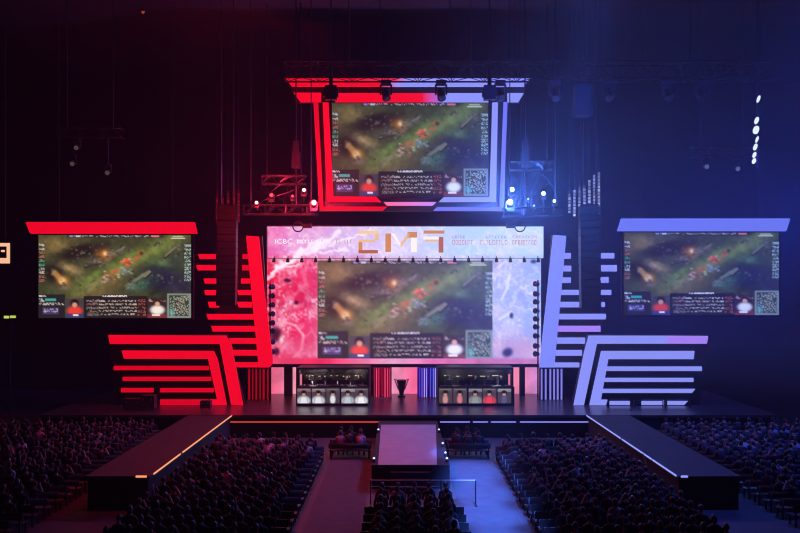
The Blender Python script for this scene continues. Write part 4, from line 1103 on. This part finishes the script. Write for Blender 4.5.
# lamplight on the speakers behind, put in as strings of glowing dots
def speaker_glow_dots(xs, tops, bots, c, label):
    Y = 50.6
    zm = P(0, max(bots), Y).z
    t = thing('speaker_glow_dots', (P(sum(xs) / len(xs), 0, Y).x, Y, zm), label, 'glow dots')
    r = random.Random(8)
    for x, y0, y1 in zip(xs, tops, bots):
        p = P(x, y0, Y)
        mb = MB(); cable(mb, p.x, Y, P(0, y1, Y).z, 0.02); s = mb.build('string', M['truss'], t)
        mb = MB(); y = y0
        while y < y1:
            n0 = len(mb.v)
            pxbox(mb, x - 1.1, y, x + 1.1, min(y + 2.4, y1), Y - 0.08, 0.05)
            f = r.uniform(0.3, 1.1) * (0.4 + 0.6 * (y - y0) / (y1 - y0))
            for i in range(n0, len(mb.v)): mb.c[i] = tuple(v * f for v in c)
            y += 3.4
        mb.build('glow_dots', M['bar'], s, colors=True)
speaker_glow_dots([569.5, 574.5, 579.5, 584.5, 589.5, 594.5, 599], [194, 190, 187, 185, 180, 175, 172], [213, 217, 220, 223, 225, 226, 222], rgb(200, 212, 255), 'glowing dots for blue lamplight on hung speakers above the blue light tower')
speaker_glow_dots([217, 222.5, 228, 234, 238.5], [196, 198, 190, 188, 190], [222, 224, 224, 226, 222], rgb(150, 20, 36), 'glowing dots for dim red lamplight on hung speakers above the red light tower')

# columns of small lamps at the edges of the main screen
def lamp_column(x, ys, label, sgn):
    Y = 52.6
    p = P(x, 0, Y)
    t = thing('lamp_pole', (p.x, Y, DECK), label, 'lamp column')
    MB().tube((p.x + 0.12 * sgn, Y + 0.15, DECK), (p.x + 0.12 * sgn, Y + 0.15, P(0, ys[0] - 4, Y).z), 0.05, 8).build('pole', M['truss'], t)
    for y in ys:
        c = P(x, y, Y)
        R = Vector((-sgn * 0.7, -0.7, 0.1)).to_track_quat('Z', 'Y').to_matrix()
        l = MB().lathe([(0.08, -0.2), (0.15, -0.14), (0.17, 0.05), (0.19, 0.16)], 12, R=R, at=c).build('lamp', M['plastic'], t)
        MB().lathe([(0.16, 0.161), (0.05, 0.175)], 12, R=R, at=c).build('lens', M['lens'], l)
lamp_column(271.5, [287, 296, 305, 314, 323, 331, 342, 352], 'column of small black lamps along the red edge of the main screen', -1)
lamp_column(536.5, [284, 294, 302, 311, 319, 327, 336, 346, 354], 'column of small black lamps along the blue edge of the main screen', 1)

# lit ladder of lamps far out on the blue side
Y = 46.0
p = P(757, 0, Y)
t = thing('hanging_lamp_string', (p.x, Y, P(0, 166, Y).z), 'hanging vertical string of glowing white lamps high on the blue side', 'lamp string')
mb = MB(); cable(mb, p.x + 0.12, Y + 0.25, P(0, 166, Y).z, 0.05); mb.build('pole', M['truss'], t)
for x, y, w, h in ((758.5, 99, 1.4, 3.6), (756.6, 120.5, 1.9, 3.6), (756, 130, 3.0, 4.0), (757, 139.5, 1.2, 3.2), (755.3, 147, 1.8, 3.4), (754.4, 155, 1.6, 3.0), (754, 161, 1.8, 2.8)):
    c = P(x, y, Y - 0.1); sx, sz = w * Y / F, h * Y / F
    l = MB().lathe([(0.4, -1), (0.9, -0.6), (1.0, 0), (0.9, 0.6), (0.4, 1)], 12, R=Euler((0, 0.35, 0)).to_matrix() @ Matrix.Diagonal((sx, 0.12, sz)), at=c).build('lamp', M['lamp_white'], t)
    MB().tube(c + Vector((0, 0.1, 0)), (p.x + 0.12, Y + 0.25, c.z), 0.03, 6).build('bracket', M['truss'], t)

# small unlit heads on two short side trusses
for pts, tl, lens, labs in (
    ([(77, 147), (73, 163), (108, 172)], 'short truss high on the dark red side above the hanging screen', M['lamp_faint'], ['faint lamp nearest the wall on the dark side truss', 'faint lamp hung lowest at the wall end of the dark side truss', 'faint lamp at the stage end of the dark side truss']),
    ([(706, 166), (737, 168)], 'short truss high on the blue side above the hanging screen', M['lamp_faint_blue'], ['faint blue lamp at the stage end of the truss above the blue-side screen', 'faint blue lamp at the wall end of the truss above the blue-side screen'])):
    Y = 47.5
    xs = [a for a, _ in pts]
    y = min(b for _, b in pts) - 14
    p0, p1 = P(min(xs) - 14, y, Y), P(max(xs) + 14, y, Y)
    t = truss(p0, p1, 0.55, tl)
    hang(t, [(p0.x + 0.5, Y, p0.z + 0.27), (p1.x - 0.5, Y, p1.z + 0.27)])
    for (x, yy), lb in zip(pts, labs):
        c = P(x, yy, Y)
        tt, tip = moving_head((c.x, Y, c.z + 0.52 * 0.9), (0.15 if x < 400 else -0.15, -0.9, -0.35), 0.9, lens, lb)
        MB().tube((c.x, Y, c.z + 0.47), (c.x, Y, p0.z - 0.25), 0.04, 6).build('bracket', M['truss'], tt)
# red pilot lamp under the roof
p = P(143, 11.5, 44)
t = thing('ceiling_lamp', p, 'tiny red lamp high under the dark roof', 'lamp')
MB().lathe([(0.10, 0.0), (0.14, 0.1), (0.05, 0.2)], 10, at=p).build('housing', M['plastic'], t)
MB().lathe([(0.02, -0.12), (0.09, -0.06), (0.09, 0.0)], 10, at=p).build('bulb', emit('red_pilot', rgb(190, 60, 40), 0.8), t)
mb = MB(); cable(mb, p.x, 44, p.z + 0.2, 0.02); mb.build('hanging_cable', M['black'], t)

# lit sign box and small exit light at the dark end
Y = 52.0
t = thing('light_box', (P(3, 0, Y).x, Y, P(0, 264, Y).z), 'warm glowing box sign at the dark end beyond the red-side screen', 'sign')
a, b = P(-12, 242, Y), P(10, 264, Y)
MB().box((a.x, Y + 0.05, b.z - 0.1), (b.x + 0.05, Y + 0.3, a.z + 0.1)).build('casing', M['black'], t)
for x0, y0, x1, y1 in ((-11, 243, 9.6, 246.4), (6.6, 246.4, 9.6, 258), (-11, 258, 9.6, 263.4), (1, 250, 4.4, 252)):
    pxbox(MB(), x0, y0, x1, y1, Y, 0.05).build('light_tube', M['sign_warm'], t)
mb = MB(); cable(mb, P(4, 0, Y).x, Y + 0.2, a.z + 0.1, 0.03); cable(mb, P(-8, 0, Y).x, Y + 0.2, a.z + 0.1, 0.03); mb.build('hanging_cable', M['black'], t)
t = thing('exit_light', (P(9, 0, Y).x, Y, P(0, 319, Y).z), 'small yellow-green light low at the dark end below the glowing box sign', 'sign')
a, b = P(2, 315, Y), P(16.4, 319.4, Y)
MB().box((a.x, Y + 0.03, b.z), (b.x, Y + 0.2, a.z)).build('casing', M['black'], t)
pxbox(MB(), 3.8, 315.8, 9, 318.4, Y, 0.025).build('lamp', M['sign_green'], t)
pxbox(MB(), 10, 315.6, 15.6, 318, Y, 0.025).build('lamp', M['sign_green'], t)
mb = MB().tube((P(9, 0, Y).x, Y + 0.12, 0), (P(9, 0, Y).x, Y + 0.12, b.z), 0.05, 8); mb.build('post', M['truss'], t)

# equipment in front of the lower light walls
Yc = 47.6
def flight_case(x, w, d, h, label, Y):
    cx = P(x, 0, Y).x
    t = thing('flight_case', (cx, Y, DECK), label, 'case')
    MB().box((cx - w / 2, Y - d / 2, DECK + 0.1), (cx + w / 2, Y + d / 2, DECK + 0.1 + h * 0.7)).build('body', M['case'], t)
    MB().box((cx - w / 2, Y - d / 2, DECK + 0.105 + h * 0.7), (cx + w / 2, Y + d / 2, DECK + 0.1 + h)).build('lid', M['case'], t)
    for sx in (-1, 1):
        for sy in (-1, 1):
            MB().tube((cx + sx * w * 0.4 - 0.02, Y + sy * d * 0.35, DECK + 0.05), (cx + sx * w * 0.4 + 0.02, Y + sy * d * 0.35, DECK + 0.05), 0.05, 10).build('caster', M['plastic'], t)
    mb = MB()
    for sx in (-0.3, 0.3): mb.box((cx + sx * w - 0.03, Y - d / 2 - 0.012, DECK + 0.1 + h * 0.62), (cx + sx * w + 0.03, Y - d / 2 - 0.002, DECK + 0.1 + h * 0.78))
    mb.build('latch', M['steel'], t)
flight_case(133, 1.0, 0.6, 0.55, 'dark flight case at the outer end of the red light bar wall', Yc)
flight_case(149, 0.8, 0.6, 0.75, 'tall dark flight case second from the outer end of the red light bar wall', Yc)
flight_case(206, 0.6, 0.5, 0.42, 'small dark flight case by the slanted leg of the red light bar wall', Yc)
for x0, x1, lb in ((608, 632, 'steel barrier panel before the blue light bar wall, nearest the stage'), (634, 663, 'steel barrier panel in the middle before the blue light bar wall'), (665, 690, 'steel barrier panel at the outer end before the blue light bar wall')):
    Yb = 48.4
    a, b = P(x0, 0, Yb).x, P(x1, 0, Yb).x; z1 = DECK + 0.42
    t = thing('barrier_panel', ((a + b) / 2, Yb, DECK), lb, 'barrier')
    for x in (a, b): MB().tube((x, Yb, DECK), (x, Yb, z1), 0.035, 6).build('post', M['truss'], t)
    MB().tube((a, Yb, z1), (b, Yb, z1), 0.03, 6).tube((a, Yb, DECK + 0.12), (b, Yb, DECK + 0.12), 0.025, 6).build('rail', M['truss'], t)

# ------------------------------------------------------------------ light in the room
def lamp(kind, loc, col, e, aim=None, size=0.4, spot=60, blend=0.6):
    l = bpy.data.lights.new('scene_light', kind); l.color = col; l.energy = e
    if kind == 'SPOT': l.spot_size = math.radians(spot); l.spot_blend = blend
    l.shadow_soft_size = size
    o = bpy.data.objects.new('scene_light', l); COL.objects.link(o); o.location = loc
    if aim is not None: o.rotation_euler = (Vector(aim) - Vector(loc)).to_track_quat('-Z', 'Y').to_euler()
    return o
BL, RDL = (0.10, 0.16, 1.0), (1.0, 0.02, 0.06)
# the lit lamps of the two clusters
for x, y, e in ((509, 200, 3000), (514, 189, 1200), (544, 193, 1400)):
    lamp('POINT', P(x, y, CY - 2.6), (0.08, 0.22, 1.0), e, size=0.2)
for x, y, e in ((312, 201, 1700), (304, 190, 1000), (257, 202, 700), (272, 195, 500)):
    lamp('POINT', P(x, y, CY - 2.2), RDL, e, size=0.2)
# added spots out of view: blue and red washes over haze and crowd
BL = (0.03, 0.075, 1.0)
for x, yy, e, aim in ((12, 20, 7000, (10, 52, 11)), (22, 20, 6000, (19, 52, 9))):
    lamp('SPOT', (x, yy, 25.3), BL, e, aim=aim, size=0.6, spot=62, blend=1)
for yy, z, e in ((38, 17, 7000), (49, 16, 15000), (60, 15, 15000)):          # added unseen spots at the side wall, lighting the haze
    lamp('SPOT', (36.2, yy, z), BL, e, aim=(6, yy + 1, 7), size=0.6, spot=80, blend=1)
for yy, e in ((26.5, 330000), (29.8, 360000), (33.2, 400000), (37, 460000)):          # narrow spots added at one unseen point to brighten the blue aisle
    lamp('SPOT', (6, 14, 24.5), (0.07, 0.18, 1.0), e, aim=(3.25, yy, 0), size=0.3, spot=7.5, blend=0.9)
lamp('SPOT', (20, 30, 25.3), (0.05, 0.10, 1.0), 20000, aim=(13, 35, 0), size=0.5, spot=60, blend=1)  # unseen spot added for the blue-side crowd
lamp('SPOT', (-8, 32, 25.3), RDL, 9000, aim=(-5, 35, 0), size=0.5, spot=50, blend=1)  # unseen spot added for the red-side crowd

for x, c in ((-4.15, (1.0, 0.8, 0.75)), (4.7, (0.8, 0.85, 1.0))):                 # lamps without fixtures, added to brighten the booth players
    for dx in (-1.3, 1.3):
        lamp('POINT', (x + dx, BY + 1.0, P(0, 367.6, BY + 0.78).z - 0.3), c, 45, size=0.08)

w = bpy.data.worlds.new('haze'); sc.world = w; w.use_nodes = True
nt = w.node_tree; nt.nodes.clear()
out = nt.nodes.new('ShaderNodeOutputWorld'); bg = nt.nodes.new('ShaderNodeBackground'); vs = nt.nodes.new('ShaderNodeVolumeScatter')
bg.inputs['Color'].default_value = (0, 0, 0, 1); bg.inputs['Strength'].default_value = 0
vs.inputs['Color'].default_value = (0.9, 0.9, 0.95, 1); vs.inputs['Anisotropy'].default_value = 0.2
vs.inputs['Density'].default_value = 0.0006
nt.links.new(bg.outputs[0], out.inputs['Surface']); nt.links.new(vs.outputs[0], out.inputs['Volume'])

# thicker haze drifting out from the blue side of the stage
hz = bpy.data.materials.new('blue_side_haze'); hz.use_nodes = True
nt = hz.node_tree; nt.nodes.clear()
out = nt.nodes.new('ShaderNodeOutputMaterial'); vs = nt.nodes.new('ShaderNodeVolumeScatter')
vs.inputs['Color'].default_value = (0.9, 0.9, 0.95, 1); vs.inputs['Anisotropy'].default_value = 0.2; vs.inputs['Density'].default_value = 0.0042
nt.links.new(vs.outputs[0], out.inputs['Volume'])
pl = [(-9, 66.5), (-2.5, 52.9), (2, 43), (8.5, 30), (15, 23), (36.8, 23), (36.8, 66.5)]
n = len(pl)
o = MB().add([(x, y, 3.95) for x, y in pl] + [(x, y, 25.98) for x, y in pl], [tuple(reversed(range(n))), tuple(range(n, 2 * n))] + [(k, (k + 1) % n, n + (k + 1) % n, n + k) for k in range(n)]).build('haze', hz)
tag(o, 'blue haze hanging in the air over the blue side of the stage', 'haze', None, 'stuff')

# ------------------------------------------------------------------ camera
cam = bpy.data.cameras.new('camera'); co = bpy.data.objects.new('camera', cam); COL.objects.link(co)
co.location = (0, 0, H); co.rotation_euler = (math.pi / 2, 0, 0)
cam.sensor_width = 36; cam.sensor_fit = 'HORIZONTAL'; cam.lens = 36 * F / 800
cam.shift_y = (HY - 266.5) / 800; cam.clip_end = 300
sc.camera = co
sc.view_settings.view_transform = 'Standard'; sc.view_settings.look = 'None'
sc.view_settings.exposure = 0; sc.view_settings.gamma = 1; sc.view_settings.use_curve_mapping = False
sc.cycles.use_denoising = True; sc.cycles.pixel_filter_type = 'BLACKMAN_HARRIS'; sc.cycles.filter_width = 1.1
sc.cycles.max_bounces = 6; sc.cycles.volume_bounces = 1; sc.cycles.sample_clamp_indirect = 4
